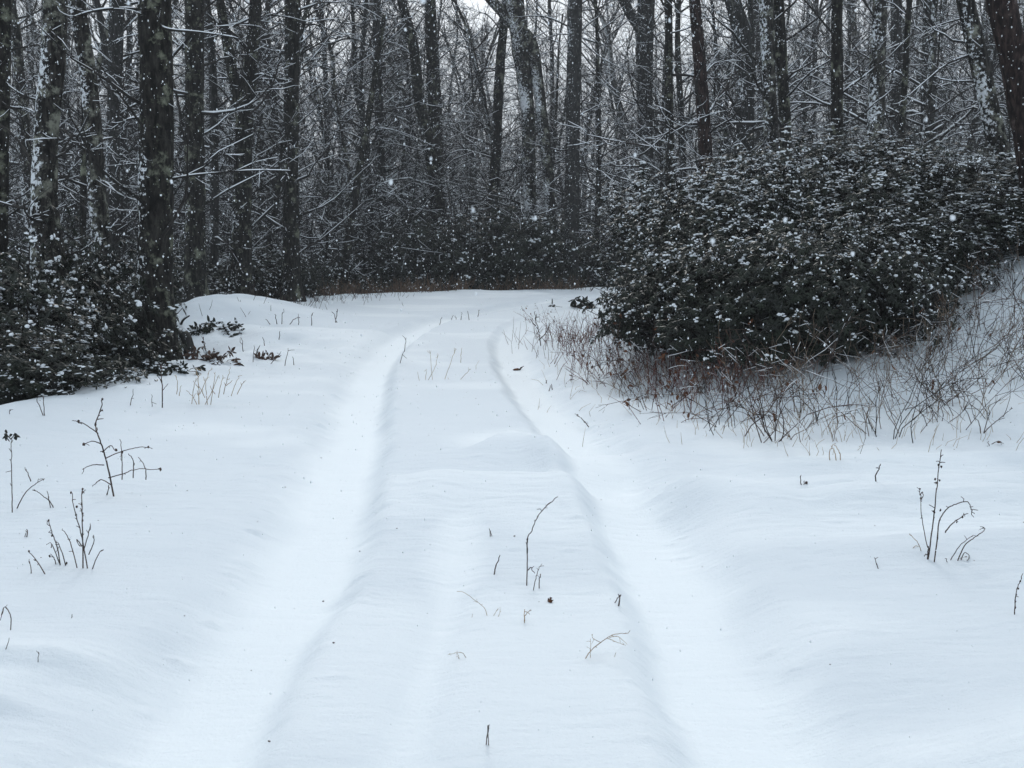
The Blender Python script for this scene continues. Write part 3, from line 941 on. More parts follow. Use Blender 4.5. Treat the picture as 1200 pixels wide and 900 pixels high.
left = [
    (-30, 11.6, 300, 0, 'dark evergreen shrub cut by the left picture edge below the bank'),
    (25, 12.6, 296, 1, 'evergreen shrub under the first left trunk'),
    (20, 10.9, 375, 2, 'low front evergreen shrub at the far left, just below the snow lip'),
    (75, 13.2, 290, 2, 'evergreen shrub at the foot of the snow plastered trunk'),
    (62, 11.9, 355, 0, 'front evergreen shrub between the bank lip and the snow plastered trunk'),
    (112, 14.8, 285, 0, 'evergreen shrub at the foot of the curving left trunk'),
    (66, 12.9, 350, 1, 'front evergreen shrub left of the thickest trunk'),
    (95, 16.4, 290, 1, 'evergreen shrub behind the thickest trunk'),
    (84, 14.9, 345, 2, 'evergreen shrub around the base of the thickest trunk'),
    (118, 18.8, 300, 0, 'evergreen shrub behind the fallen branch'),
    (205, 24.0, 286, 1, 'evergreen shrub under the straight dark left trunk'),
    (270, 27.0, 288, 2, 'evergreen shrub behind the snow mound, under the forked trunk'),
    (222, 23.4, 316, 2, 'evergreen shrub at the foot of the straight dark left trunk, behind the mound'),
    (238, 25.5, 300, 0, 'evergreen shrub just behind the left snow mound'),
    (305, 29.0, 294, 1, 'evergreen shrub between the forked trunk and the clean black trunk'),
    (325, 28.5, 285, 0, 'taller evergreen shrub under the clean black trunk'),
    (368, 32.0, 300, 1, 'small evergreen shrub behind the far end of the snow mound'),
]
for (px, Y, ytop, k, lab) in left:
    X = (px - 600) / FPX * Y
    gz = hz(X, Y); top = at(px, ytop, Y)[2]
    s = max((top - gz) / 1.7, .4); sz = 1.0
    cap = .88 if px > 50 and Y < 17 else 1.15
    if s > cap: sz = s / cap; s = cap
    if s < .8: sz = s / .8; s = .8
    put_shrub(SH_low[k], X, Y, lab, s, sz, rr_.uniform(0, 6.28), GL)

farr = [
    (405, 34.0, 300, 0, 'leftmost evergreen shrub of the row at the far bend'),
    (445, 35.5, 280, 1, 'evergreen shrub under the slim trunk in the far row'),
    (490, 36.0, 262, 0, 'evergreen shrub under the crooked trunk in the far row'),
    (530, 37.0, 250, 1, 'evergreen shrub at the middle of the far row'),
    (575, 37.5, 238, 0, 'tallest evergreen shrub of the far row, under a leaning trunk'),
    (615, 38.0, 250, 1, 'evergreen shrub at the foot of the double stemmed tree'),
    (655, 39.5, 275, 0, 'evergreen shrub behind the pale trunk at the bend'),
    (715, 38.5, 290, 1, 'evergreen shrub beyond the bend, half behind the big thicket'),
]
for (px, Y, ytop, k, lab) in farr:
    X = (px - 600) / FPX * Y
    gz = hz(X, Y); top = at(px, ytop, Y)[2]
    s = (top - gz) / 2.25
    put_shrub(SH_far[k], X, Y, lab, max(s, .5), 1.0, rr_.uniform(0, 6.28), GF)

# ------------------------------------------------------------------ bare twig shrubs on the right bank
def twig_bush(seed, h, n, mat, leaves=0, label='x', group=None, rad=.0042, spread=.45, leafmat=None):
    r = np.random.default_rng(seed)
    root = empty('twig_shrub', (0, 0, 0)); tag(root, label, 'shrub', group)
    mb_, ms_, ml_ = MB(), MB(), MB()
    for i in range(n):
        p = np.array([r.normal(0, .12), r.normal(0, .12), -.04])
        d = unit(np.array([r.normal(0, spread), r.normal(0, spread), 1]))
        L = h * r.uniform(.55, 1.15); P = [p]
        for k in range(6):
            d = unit(d + r.normal(0, .17, 3) + np.array([0, 0, -.05])); P.append(P[-1] + d * L / 6)
        P = np.array(P); rd = np.linspace(rad * 1.15, rad * .55, 7)
        mb_.tube(P, rd, 4)
        snow_on(ms_, P, rd, r, .2, .0024)
        for c in range(r.integers(3, 7)):
            t = r.uniform(.25, .95) * 6; j = min(int(t), 5); q = P[j] + (P[j + 1] - P[j]) * (t - j)
            b = unit(P[j + 1] - P[j]); nd = unit(b + .9 * unit(r.normal(0, 1, 3)))
            l = L * r.uniform(.18, .45)
            Q = [q]
            for k in range(3):
                nd = unit(nd + r.normal(0, .2, 3)); Q.append(Q[-1] + nd * l / 3)
            Q = np.array(Q); qd = np.linspace(rad * .75, rad * .45, 4)
            mb_.tube(Q, qd, 3)
            snow_on(ms_, Q, qd, r, .35, .0024)
            if r.random() < leaves:
                for z in range(r.integers(1, 4)):
                    leaf(ml_, Q[-1 - (z % 3)], r.normal(0, 1, 3) + np.array([0, 0, -.6]), r.normal(0, 1, 3), r.uniform(.035, .07), r.uniform(.02, .035), .8)
    mb_.obj('stem', mat, root)
    if ms_.n: ms_.obj('snow_cover', M_snow, root)
    if ml_.n: ml_.obj('foliage', leafmat or M_deadleaf, root, smooth=False)
    return root


GT = 'bare twig shrubs tangled below the big thicket'
TW = [twig_bush(1000 + i, (.62, .8, .55, .95, .7, .85, .8, .6)[i], (6, 6, 7, 5, 7, 6, 6, 8)[i], (M_twig_red, M_weed, M_twig_red, M_weed, M_weed, M_twig, M_twig_tan, M_twig_tan)[i], (.12, .05, .28, .06, .16, .03, .08, .12)[i],
                'bare brown twig shrub in the tangle between the road and the big thicket', GT, rad=.0033) for i in range(8)]
r = np.random.default_rng(77)
spots = []
tries = 0
lowx = np.array([620, 640, 700, 750, 830, 900, 960, 1000, 1060, 1100, 1150, 1200, 1240])
lowy = np.array([375, 400, 452, 485, 508, 520, 526, 522, 510, 500, 490, 468, 460])
upy = np.array([355, 372, 385, 420, 445, 455, 450, 430, 405, 375, 355, 335, 330])
while len(spots) < 74 and tries < 5000:
    tries += 1
    px = r.uniform(630, 1230); lo = np.interp(px, lowx, lowy); up = np.interp(px, lowx, upy)
    py = up + (lo - up) * r.random() ** .8
    if all((px - a) ** 2 + 2.2 * (py - b) ** 2 > 22 ** 2 for a, b in spots): spots.append((px, py))
_twu = set()
for i, (px, py) in enumerate(spots):
    g = ground(px, py)
    k = i % 8
    if px < 780: k = (0, 2, 4, 7)[i % 4]
    elif px > 920: k = (6, 1, 7, 3, 6, 5)[i % 6]
    first = k not in _twu; _twu.add(k)
    o = TW[k] if first else copy_tree(TW[k])
    s = r.uniform(.65, 1.2) * (.75 if px < 700 else 1)
    o.location = g; o.rotation_euler = (0, 0, r.uniform(0, 6.28)); o.scale = (s, s, s)

# red-brown dry undergrowth at the thicket's foot: an uncountable mat
def grass_mat(name, label, cat, pts, n, hmin, hmax, mat, seed, rad=.003, sx=.4, sy=.4, lean=.35, clump=0):
    r = np.random.default_rng(seed); mb_ = MB()
    pts = np.array(pts)
    for i in range(n):
        t = r.uniform(0, len(pts) - 1); j = min(int(t), len(pts) - 2); c = pts[j] + (pts[j + 1] - pts[j]) * (t - j)
        x = c[0] + r.normal(0, sx); y = c[1] + r.normal(0, sy)
        if clump and float(vnoise(x * 1.1, y * .6)) + r.normal(0, .12) < clump - .5: continue
        h = r.uniform(hmin, hmax)
        d = unit(np.array([r.normal(0, lean), r.normal(0, lean), 1])); d2 = unit(d + r.normal(0, .35, 3))
        p = np.array([x, y, 0.0])
        mb_.v.append(np.array([p, p + d * h * .5, p + d * h * .5 + d2 * h * .5]))
    V = np.array(mb_.v); mb_.v = []
    V[:, :, 2] += height(V[:, 0, 0], V[:, 0, 1])[:, None] - .03
    for P in V: mb_.tube(P, [rad, rad * .8, rad * .4], 3, tip=False)
    return tag(mb_.obj(name, mat), label, cat, kind='stuff')


foot = [ground(x, y) for x, y in ((665, 392), (700, 404), (760, 425), (820, 436), (880, 442), (940, 442), (985, 434))]
grass_mat('dry_undergrowth', 'rusty brown dry stems along the foot of the big thicket', 'undergrowth', [(p[0], p[1] - .05) for p in foot[:5]], 900, .18, .48, M_twig_red, 51, .0034, .4, .45)
grass_mat('straw_grass', 'thin straw coloured grass poking through snow on the right bank', 'grass', [(p[0], p[1]) for p in [ground(x, y) for x, y in ((690, 430), (760, 465), (850, 495), (930, 510), (1010, 500), (1100, 470), (1190, 420))]], 420, .07, .24, M_straw, 52, .0022, .4, .5, .45)
fb = [(-5.1, 29.0), (-4.0, 30.7), (-2.9, 32.0), (-1.4, 33.0), (.0, 34.0), (2.0, 34.9)]
grass_mat('rusty_grass', 'strip of rusty dry grass along the far edge of the road', 'grass', fb, 2000, .12, .6, M_redgrass, 53, .007, .6, .45, .5, .52)
lb_ = [ground(x, y) for x, y in ((300, 356), (350, 353), (400, 350), (440, 348))]
grass_mat('edge_grass', 'sparse dry grass poking through snow on the far left bank', 'grass', [(p[0], p[1]) for p in lb_], 260, .1, .4, M_weed, 54, .005, .5, 1.2, .5)


# ------------------------------------------------------------------ single weeds and twigs in the snow
def weed(name, label, base, strokes, cat='weed', mat=None, w=1.7, depth=.07, buds=(), leaves=(), leafmat=None, seed=0, budr=2.2):
    """strokes: lists of photo pixels from the snow upwards; stands where the base pixel meets the snow"""
    r = np.random.default_rng(2000 + seed + int(base[0] * 7 + base[1]))
    g = ground(*base); Y = g[1]; m = Y / FPX
    root = empty(name, g); tag(root, label, cat)
    mb_, ml_, mq_ = MB(), MB(), MB()
    for st in strokes:
        ww = w
        if isinstance(st, tuple): ww, st = st
        off = 0.0; P = []
        for k, (x, y) in enumerate(st):
            if k: off += r.normal(0, depth * .5)
            q = at(x, y, Y + off)
            P.append(q)
        P = np.array(P)
        # the foot goes on into the snow
        h0 = hz(P[0][0], P[0][1])
        if abs(P[0][2] - h0) < .05: P[0][2] = h0 - .03
        D_ = _dense(P, 6)
        D_ = D_ + r.normal(0, .55 * m, D_.shape) * np.array([1, 1, .6]) * np.linspace(0, 1, len(D_))[:, None]
        ln = np.linalg.norm(D_[-1] - D_[0]) / m
        for c in range(int(ln / 16)):
            j = int(r.integers(len(D_) // 3, len(D_)))
            j = min(j, len(D_) - 2)
            b = unit(D_[j + 1] - D_[j]); nd = unit(b + r.normal(0, .75, 3)); l = r.uniform(2.5, 8) * m
            Q = np.array([D_[j], D_[j] + nd * l * .5, D_[j] + unit(nd + r.normal(0, .35, 3)) * l])
            mb_.tube(Q - g, np.array([.3, .25, .2]) * ww * m, 3)
        mb_.tube(D_ - g, np.linspace(ww * .42, ww * .22, len(D_)) * m, 5)
    for (x, y) in buds:
        q = at(x, y, Y)
        mq_ = MB(); blob(mq_, r, q - g, budr * .7 * m, budr * .6 * m, budr * .95 * m, 0, .45)
        mq_.obj('bud', mat or M_weed, root)
    for (x, y, l) in leaves:
        q = at(x, y, Y)
        for k in range(2):
            leaf(ml_, q - g, r.normal(0, 1, 3) * np.array([1, .8, .5]) + np.array([0, 0, -.5]), r.normal(0, 1, 3), l * m, l * .42 * m, .8)
    mb_.obj('stem', mat or M_weed, root)
    if ml_.n: ml_.obj('foliage', leafmat or M_deadleaf, root, smooth=False)
    return root


weed('dry_weed', 'tallest branching dead weed on the left snow, arching side twigs', (133, 582),
     [(2.6, [(134, 581), (128, 555), (122, 530), (115, 510), (112, 497), (118, 480), (120, 466)]), [(115, 508), (104, 500), (92, 494), (84, 493)], [(118, 520), (108, 517), (98, 521)],
      [(122, 545), (108, 545), (97, 550)], [(124, 537), (140, 530), (158, 525), (174, 524)], [(127, 560), (145, 555), (160, 550), (188, 550)], [(143, 562), (143, 540), (141, 515)],
      [(156, 560), (156, 540), (150, 532)], [(171, 562), (170, 548), (162, 536)], (2.0, [(117, 606), (124, 585), (128, 568)]), [(122, 606), (127, 596)], [(120, 530), (130, 522), (134, 528)], [(130, 568), (118, 562), (108, 570)]],
     w=1.7, buds=[(92, 494), (98, 521), (112, 497), (174, 524), (188, 550), (120, 468), (143, 530), (136, 527)])
weed('leafy_stalk', 'thin upright stalk with dark curled leaves at its top, left edge', (14, 602), [(1.6, [(14, 602), (14, 570), (13, 535), (13, 515)]), [(13, 515), (7, 508)], [(13, 515), (17, 508)]],
     leaves=[(6, 510, 9), (8, 508, 9), (15, 509, 9), (17, 507, 9), (5, 512, 9), (17, 512, 8)], leafmat=M_leaf)
weed('twig', 'pair of crossing bare twigs right of the leafy stalk', (17, 596), [[(17, 596), (28, 580), (40, 568), (52, 561)], [(69, 611), (60, 590), (50, 581), (40, 574)], [(60, 590), (55, 576)], [(36, 564), (31, 550)]], cat='twig')
weed('dry_weed', 'two budded upright stems with side twigs at lower left', (97, 666),
     [(2.2, [(97, 668), (97, 635), (96, 600), (97, 573)]), (1.9, [(103, 660), (96, 630), (88, 600), (83, 577)]), [(98, 645), (104, 625), (106, 613)], [(91, 653), (82, 635), (73, 620)], [(104, 650), (110, 635), (110, 628)], [(105, 655), (115, 650), (121, 644)], [(96, 640), (90, 632), (93, 640)]],
     buds=[(97, 573), (96, 590), (97, 602), (97, 610), (83, 577), (89, 603), (90, 594)], budr=1.8)
weed('dry_weed', 'bent weed stalks with a dark foot left of the two budded stems', (70, 662),
     [(1.9, [(71, 661), (67, 640), (61, 625), (57, 610)]), [(78, 661), (72, 645), (66, 634)], [(66, 666), (64, 655), (57, 652)], [(2), ] and [(72, 655), (62, 640), (60, 640)]], buds=[(57, 610), (78, 660), (58, 652), (61, 628)], budr=1.8)
weed('stick', 'slanted short stick left of the bent weed stalks', (57, 674), [(1.9, [(57, 674), (45, 660), (34, 646)]), [(37, 670), (35, 658)]], cat='twig', buds=[(34, 646), (41, 656)], budr=1.5)
weed('twig', 'tiny forked stub near the left edge, above the slanted stick', (31, 630), [(2.2, [(31, 630), (32, 620)]), [(28, 630), (30, 625)]], cat='twig')
weed('dry_grass', 'arched dry grass blade at the left picture edge', (11, 740), [(1.6, [(11, 742), (13, 725), (8, 713), (4, 713), (0, 728), (-4, 740)]), [(4, 713), (2, 722)]], cat='grass')
weed('stick', 'short leaning stick low at the left picture edge', (3, 765), [(1.5, [(3, 766), (11, 748)])], cat='twig')
weed('twig', 'small twig tip right of the leaning left edge stick', (43, 776), [(1.4, [(43, 776), (46, 764)])], cat='twig')
weed('fleck', 'single dark bark fleck on the snow at lower left', (82, 729), [(2.2, [(81, 730), (83, 725)])], cat='twig')
weed('dry_grass', 'two upright blades on the lip of the left bank', (52, 487), [[(52, 487), (51, 464)], [(52, 485), (43, 468)], [(13, 495), (11, 480)]], cat='grass', w=1.6)
weed('dry_grass', 'lone tilted blade in front of the left bank lip', (153, 475), [[(152, 476), (156, 456)], [(145, 488), (143, 478)], [(48, 508), (48, 502)], [(80, 510), (76, 500)]], cat='grass', w=1.3)
weed('dry_weed', 'thin straight weed at the left of the bank edge clump', (190, 478), [(1.9, [(190, 478), (190, 455), (189, 440), (189, 430)]), [(190, 458), (197, 450)], [(178, 476), (178, 462)], [(190, 447), (184, 440)]], buds=[(189, 430)], budr=1.8, w=1.2)
weed('dry_weed', 'branched pale weed clump on the left bank edge', (233, 474),
     [(1.4, [(233, 474), (233, 455), (230, 430)]), [(232, 472), (226, 465), (219, 458)], [(234, 462), (242, 445), (247, 432)], [(238, 470), (250, 455), (256, 440)], [(262, 462), (266, 445), (270, 430)], [(278, 462), (284, 450), (288, 446)], [(207, 462), (208, 450), (206, 440)], [(246, 468), (250, 452), (252, 436)], [(233, 455), (226, 446)], [(265, 452), (272, 446)], [(210, 464), (212, 452)], [(224, 470), (228, 450), (236, 438)], [(243, 472), (241, 452), (238, 442)], [(256, 466), (259, 450), (262, 440)], [(271, 464), (275, 452), (280, 440)], [(240, 466), (232, 450)], [(252, 462), (246, 452)]], mat=M_straw, w=1.05)
weed('dry_weed', 'small twig tuft on the left snow above the bank edge clump', (333, 380), [(1.5, [(325, 382), (322, 368)]), [(330, 381), (331, 366)], [(338, 382), (345, 374), (352, 372)], [(318, 381), (312, 374)], [(350, 383), (350, 372)], [(365, 378), (366, 366)], [(393, 378), (396, 362)], [(395, 378), (390, 366)]], w=1.3)
weed('dry_weed', 'thin weeds in the snow below the snow mound', (300, 425), [[(296, 425), (298, 405)], [(310, 405), (308, 395)], [(333, 425), (338, 408)], [(345, 430), (343, 418)], [(285, 412), (283, 395)], [(327, 398), (328, 388)], [(315, 422), (330, 412)]], w=1.2)


def leaf_clump(label, px, py, w, h, n, mat, seed, L=9, snow=.5):
    r = np.random.default_rng(seed); g = ground(px, py); m = g[1] / FPX
    root = empty('leafy_clump', g); tag(root, label, 'plant')
    ml, ms, mt = MB(), MB(), MB()
    for i in range(n):
        p = np.array([r.normal(0, w * .42), r.normal(0, w * .3), abs(r.normal(0, h * .5)) + .4]) * m
        p[2] += hz(g[0] + p[0], g[1] + p[1]) - g[2]
        d = np.array([p[0], p[1], abs(p[2]) + .1 * m])
        whorl(ml, ms, r, p, d + r.normal(0, .3, 3), L * m, r.random() < snow)
        mt.tube(np.array([[p[0] * .4, p[1] * .4, min(-.03, p[2] - .1)], p * np.array([.7, .7, .5]), p]), .004, 3)
    mt.obj('stem', M_weed, root); ml.obj('foliage', mat, root, smooth=False); ms.obj('snow_cover', M_snow, root)
    return root


leaf_clump('snow dusted green leafy clump in the hollow of the left bank', 198, 436, 44, 12, 34, M_leaf, 1, 8, .7)
leaf_clump('bronze brown leafy clump beside the green one at the left bank', 249, 424, 34, 16, 26, M_leafb, 2, 8, .5)
leaf_clump('dark leafy clump with snow on the slope of the left mound', 244, 388, 40, 8, 34, M_leaf, 3, 8, .8)
leaf_clump('small dark leaf tuft at the right end of the left mound clump', 268, 386, 10, 5, 6, M_leaf, 4, 8, .2)
leaf_clump('small low leafy sprig poking from snow near the left mound', 310, 421, 16, 8, 9, M_leafb, 5, 7, .3)

# fallen branch in the hollow
def fallen_branch():
    Y = 15.0; g = at(224, 404, Y); g[2] = hz(g[0], Y)
    root = empty('fallen_branch', g); tag(root, 'grey fallen branch leaning in the hollow of the left bank, snow along its top', 'branch')
    mb_, ms_ = MB(), MB(); r = np.random.default_rng(8)
    P = np.array([at(190, 371, Y + .3), at(200, 377, Y + .2), at(211, 388, Y + .1), at(219, 398, Y), at(226, 404, Y - .05)])
    P[-1][2] = hz(P[-1][0], P[-1][1]) - .05
    P = _dense(P, 4) - g
    rd = np.linspace(.045, .085, len(P)); mb_.tube(P, rd, 9)
    snow_on(ms_, P, rd, r, 1.0, .03)
    for (a, b, c) in (((192, 373), (180, 380), (177, 392)), ((200, 378), (190, 366), (202, 366)), ((196, 375), (186, 385), (188, 398)), ((210, 388), (214, 376), (222, 370))):
        Q = _dense(np.array([at(*a, Y + .2), at(*b, Y + .05), at(*c, Y)]), 4) - g
        q = np.linspace(.022, .010, len(Q)); mb_.tube(Q, q, 5); snow_on(ms_, Q, q, r, .8, .012)
    mb_.obj('wood', M_twig_grey, root); ms_.obj('snow_cover', M_snow, root)
fallen_branch()

# centre of the road
weed('dry_weed', 'tall kinked single stalk standing in the middle of the road', (617, 688), [(1.9, [(617, 688), (618, 660), (618, 632), (623, 622), (630, 605), (640, 594), (653, 582)]), (2.4, [(618, 648), (618, 632)])], w=1.5, buds=[(630, 605), (618, 632)], budr=1.6)
weed('dry_grass', 'two small hooked blades at the foot of the kinked stalk', (626, 690), [(1.3, [(624, 691), (628, 678), (632, 665), (637, 663)]), [(632, 689), (632, 678), (634, 672)], [(619, 668), (622, 665), (626, 672)]], cat='grass', mat=M_weed)
weed('stick', 'short dark upright stick left of the kinked stalk', (578, 676), [(2.3, [(578, 676), (581, 664), (586, 651)])], cat='twig')
weed('twig', 'tiny forked twig tip behind the short dark stick', (578, 629), [(1.5, [(578, 629), (575, 622)]), [(575, 625), (574, 620)]], cat='twig')
weed('twig', 'bud tipped twig lying on snow near the right rut', (717, 709), [(1.7, [(716, 709), (721, 706), (724, 701), (727, 697)]), (3.0, [(724, 701), (727, 697)])], cat='twig')
weed('fern_twig', 'feathery pale twig bent over in the road snow', (682, 771), [(1.5, [(682, 771), (692, 763), (704, 753), (718, 744), (735, 742)]), [(704, 753), (695, 748), (694, 743)], [(712, 748), (722, 752), (732, 756)], [(714, 747), (724, 746), (735, 755)], [(700, 770), (706, 772), (711, 777)], [(698, 768), (704, 776)], [(692, 763), (692, 748)], [(716, 758), (722, 764)]], mat=M_straw, w=1.0, cat='twig')
weed('grass_wisp', 'faint dry grass wisp left of the kinked stalk', (555, 727), [[(553, 728), (553, 720)], [(572, 727), (569, 715), (560, 706), (545, 695), (535, 693)], [(580, 726), (586, 716)], [(570, 718), (584, 714)]], mat=M_straw, w=.9, cat='grass')
weed('twig', 'small forked stub below the kinked stalk', (615, 730), [(1.6, [(615, 730), (615, 722), (621, 715)]), [(616, 722), (614, 714)]], cat='twig', mat=M_straw)
weed('grass_wisp', 'pale bent straw wisp low left of centre in the road', (549, 771), [[(550, 771), (543, 766), (535, 765), (525, 767)], [(540, 766), (536, 763)]], mat=M_straw, w=.9, cat='grass')
weed('stick', 'small stick standing alone near the bottom of the picture', (569, 872), [(1.9, [(569, 872), (571, 862), (573, 853)]), [(573, 855), (571, 850)]], cat='twig')


def pine_cone():
    g = ground(645, 707); m = g[1] / FPX; r = np.random.default_rng(3)
    root = empty('seed_cone', g); tag(root, 'small round dark seed cone lying on the road snow', 'cone')
    mb_, ms_ = MB(), MB()
    blob(mb_, r, np.array([0, 0, 3.0 * m]), 2.6 * m, 2.4 * m, 3.0 * m, 0, .1)
    for k in range(26):
        u = unit(r.normal(0, 1, 3)); leaf(ms_, u * np.array([2.4, 2.2, 2.8]) * m + np.array([0, 0, 3 * m]), u + np.array([0, 0, .8]), u, 2.2 * m, 1.8 * m, .6)
    mb_.obj('core', M_deadleaf, root); ms_.obj('scale', M_deadleaf, root, smooth=False)
pine_cone()

weed('grass_tuft', 'pale grass tuft in the road centre before the bend', (505, 445), [[(498, 448), (500, 432)], [(500, 448), (510, 430), (513, 415)], [(520, 440), (530, 420), (534, 408)], [(535, 450), (546, 438), (552, 432)], [(532, 452), (524, 442)], [(492, 446), (489, 436)], [(540, 425), (541, 408)], [(507, 440), (504, 410)]], mat=M_straw, w=.75, cat='grass', depth=.2)
weed('grass_tuft', 'dark blades along the crest beside the left rut', (470, 425), [[(468, 424), (474, 410)], [(474, 412), (476, 396)]], w=1.1, cat='grass', depth=.2)
weed('grass_tuft', 'row of thin grass blades on the crest of the far left rut', (540, 375), [[(515, 380), (517, 371)], [(528, 378), (531, 369)], [(540, 376), (541, 366)], [(550, 374), (548, 364)], [(560, 371), (562, 363)], [(536, 378), (533, 370)]], w=1.1, cat='grass', depth=.2)
weed('dead_leaf', 'curled dark leaf with its stalk in the right rut', (606, 434), [(2.4, [(602, 433), (607, 434), (612, 430)]), [(606, 433), (614, 429)]], leaves=[(609, 432, 9)], cat='leaf')
weed('stick', 'thin stick lying slanted right of the right rut', (692, 499), [(1.6, [(692, 499), (684, 493), (674, 485)])], cat='twig', depth=.25)
weed('twig', 'small dark twig bits in the right rut slope', (645, 458), [[(643, 458), (645, 452)], [(648, 454), (646, 450)], [(640, 449), (640, 446)]], cat='twig', w=1.7)
leaf_clump('sprig of dark drooping leaves at the roadside tip of the thicket', 685, 362, 30, 12, 12, M_leaf, 12, 10, .2)
weed('twig', 'dark angular twig standing at the roadside left of the reddish tangle', (634, 405), [(1.6, [(634, 406), (632, 392), (628, 375), (626, 365)]), [(632, 398), (640, 390), (645, 378)], [(636, 418), (632, 410)], [(630, 385), (622, 374)]], cat='twig')

# right side
weed('dry_weed', 'tall budded upright weed stalk on the right snow', (1087, 656), [(2.2, [(1087, 655), (1092, 625), (1096, 590), (1099, 560), (1103, 527)]), (2.6, [(1087, 655), (1088, 640)]), [(1094, 600), (1092, 598)]], w=1.5,
     buds=[(1100, 545), (1103, 547), (1096, 561), (1101, 563), (1097, 566), (1095, 600), (1102, 598), (1094, 599)], budr=1.9)
weed('dry_weed', 'thin loop tipped stalk left of the tall budded weed', (1089, 642), [(1.4, [(1089, 642), (1082, 618), (1079, 590), (1078, 575)]), [(1078, 580), (1081, 577), (1081, 583)]], buds=[(1078, 573), (1079, 584)], budr=1.5)
weed('dry_weed', 'arching weed stalk right of the tall budded weed', (1094, 660), [(2.0, [(1094, 661), (1098, 635), (1101, 610), (1110, 596), (1122, 590), (1134, 588), (1138, 597), (1142, 602)]), (2.0, [(1108, 623), (1118, 612), (1134, 601)]), [(1099, 632), (1100, 610)]], w=1.6, buds=[(1108, 623), (1121, 612), (1128, 606)], budr=1.5)
weed('dry_weed', 'low fan of leaning stalks at the right of the weed group', (1122, 657), [(1.8, [(1120, 657), (1130, 640), (1142, 630), (1153, 622), (1152, 618)]), [(1110, 655), (1124, 640), (1140, 628)], [(1124, 658), (1130, 648), (1136, 652), (1133, 657)], [(1113, 660), (1108, 654)], [(1140, 672), (1136, 666), (1128, 665)], [(1096, 657), (1106, 656)]], w=1.5, leaves=[(1141, 656, 7), (1130, 653, 6)])
weed('dry_grass', 'short bent blade left of the right weed group', (1079, 645), [[(1081, 645), (1076, 636), (1065, 626)], [(1069, 648), (1071, 641), (1077, 640)]], cat='grass', w=1.2, mat=M_straw)
weed('stick', 'short curved stick in the snow left of the right weed group', (1034, 671), [(1.6, [(1034, 671), (1028, 663), (1025, 653)])], cat='twig')
weed('twig', 'curled dark twig below the bare twig bank', (1028, 566), [(2.2, [(1028, 566), (1026, 558), (1030, 550), (1031, 545)]), [(1028, 565), (1032, 565)]], cat='twig', leaves=[(1028, 565, 6)])
weed('twig', 'tiny pair of dark twig tips below the bare twig bank', (941, 568), [(1.9, [(940, 567), (938, 558)]), [(943, 567), (947, 566)], [(943, 568), (942, 563)]], cat='twig', buds=[(945, 566)], budr=2)
weed('dry_weed', 'budded curved stalk at the right picture edge', (1189, 720), [(1.8, [(1189, 720), (1190, 700), (1193, 687), (1198, 677)])], buds=[(1190, 705), (1191, 697), (1193, 690), (1196, 681), (1190, 712)], budr=1.6)
weed('dead_leaf', 'small dry leaf sprig on the snow below the right twig bank', (1166, 522), [[(1152, 531), (1160, 522), (1170, 517), (1176, 520)], [(1160, 522), (1158, 517)]], cat='twig', w=1.4, leaves=[(1168, 518, 6)])
weed('dry_weed', 'spreading bare stems at the far right edge of the twig bank', (1150, 508), [[(1150, 508), (1160, 500), (1175, 488), (1186, 478)], [(1150, 508), (1147, 495), (1142, 490)], [(1152, 505), (1158, 488), (1160, 475)]], w=1.5)
weed('grass_tuft', 'straw tuft hanging over the foot of the twig bank', (982, 540), [[(973, 545), (972, 530), (975, 525)], [(980, 546), (979, 532), (975, 524)], [(985, 545), (984, 530), (978, 522)]], cat='grass', mat=M_straw, w=1.6)

# scattered specks of bark and seed on the snow
r = np.random.default_rng(91); ml_ = MB()
for i in range(170):
    x = r.uniform(-5, 4); y = r.uniform(2.8, 16)
    s_ = r.uniform(.0018, .0055); z = hz(x, y)
    blob(ml_, r, np.array([x, y, z + s_ * .2]), s_ * r.uniform(.6, 1.8), s_, s_ * .5, r.uniform(0, 3), .4)
tag(ml_.obj('bark_litter', M_weed), 'tiny specks of bark and seed strewn over the snow', 'litter', kind='stuff')

# ------------------------------------------------------------------ falling snow
r = np.random.default_rng(64)
mf = MB()
OV = np.array([(1, 0, 0), (0, 1, 0), (-1, 0, 0), (0, -1, 0), (0, 0, 1), (0, 0, -1)], float)
OF = np.array([(0, 1, 4), (1, 2, 4), (2, 3, 4), (3, 0, 4), (1, 0, 5), (2, 1, 5), (3, 2, 5), (0, 3, 5)])
N_FL = 46000
fy_ = 2.5 + 27 * r.random(N_FL) ** .7
fx_ = r.uniform(-.62, .62, N_FL) * (fy_ + 1); fz_ = r.uniform(-.3, 2.0 + fy_ * .28, N_FL)
okf = fz_ > height(fx_, fy_) + .06
for x, y, z in zip(fx_[okf], fy_[okf], fz_[okf]):
    s = r.uniform(.0018, .0045) * (.7 if y < 6 else 1.15)
    V = OV * (1 + r.uniform(-.4, .4, (6, 1))) * np.array([s * r.uniform(.7, 1.2), s, s * r.uniform(.9, 2.0)])
    mf.add(V + np.array([x, y, z]), OF)
for i in range(26):
    y = r.uniform(.8, 2.4); x = r.uniform(-.5, .5) * y; z = CAM_H + r.uniform(-.05, .24) * y
    s = r.uniform(.0013, .0026)
    V = IV * (1 + r.uniform(-.4, .4, (12, 1))) * np.array([s, s, s * 1.5]); mf.add(V + np.array([x, y, z]), IF)
tag(mf.obj('falling_snow', M_flake), 'white snowflakes drifting down in front of the dark woods', 'snowflakes', kind='stuff')

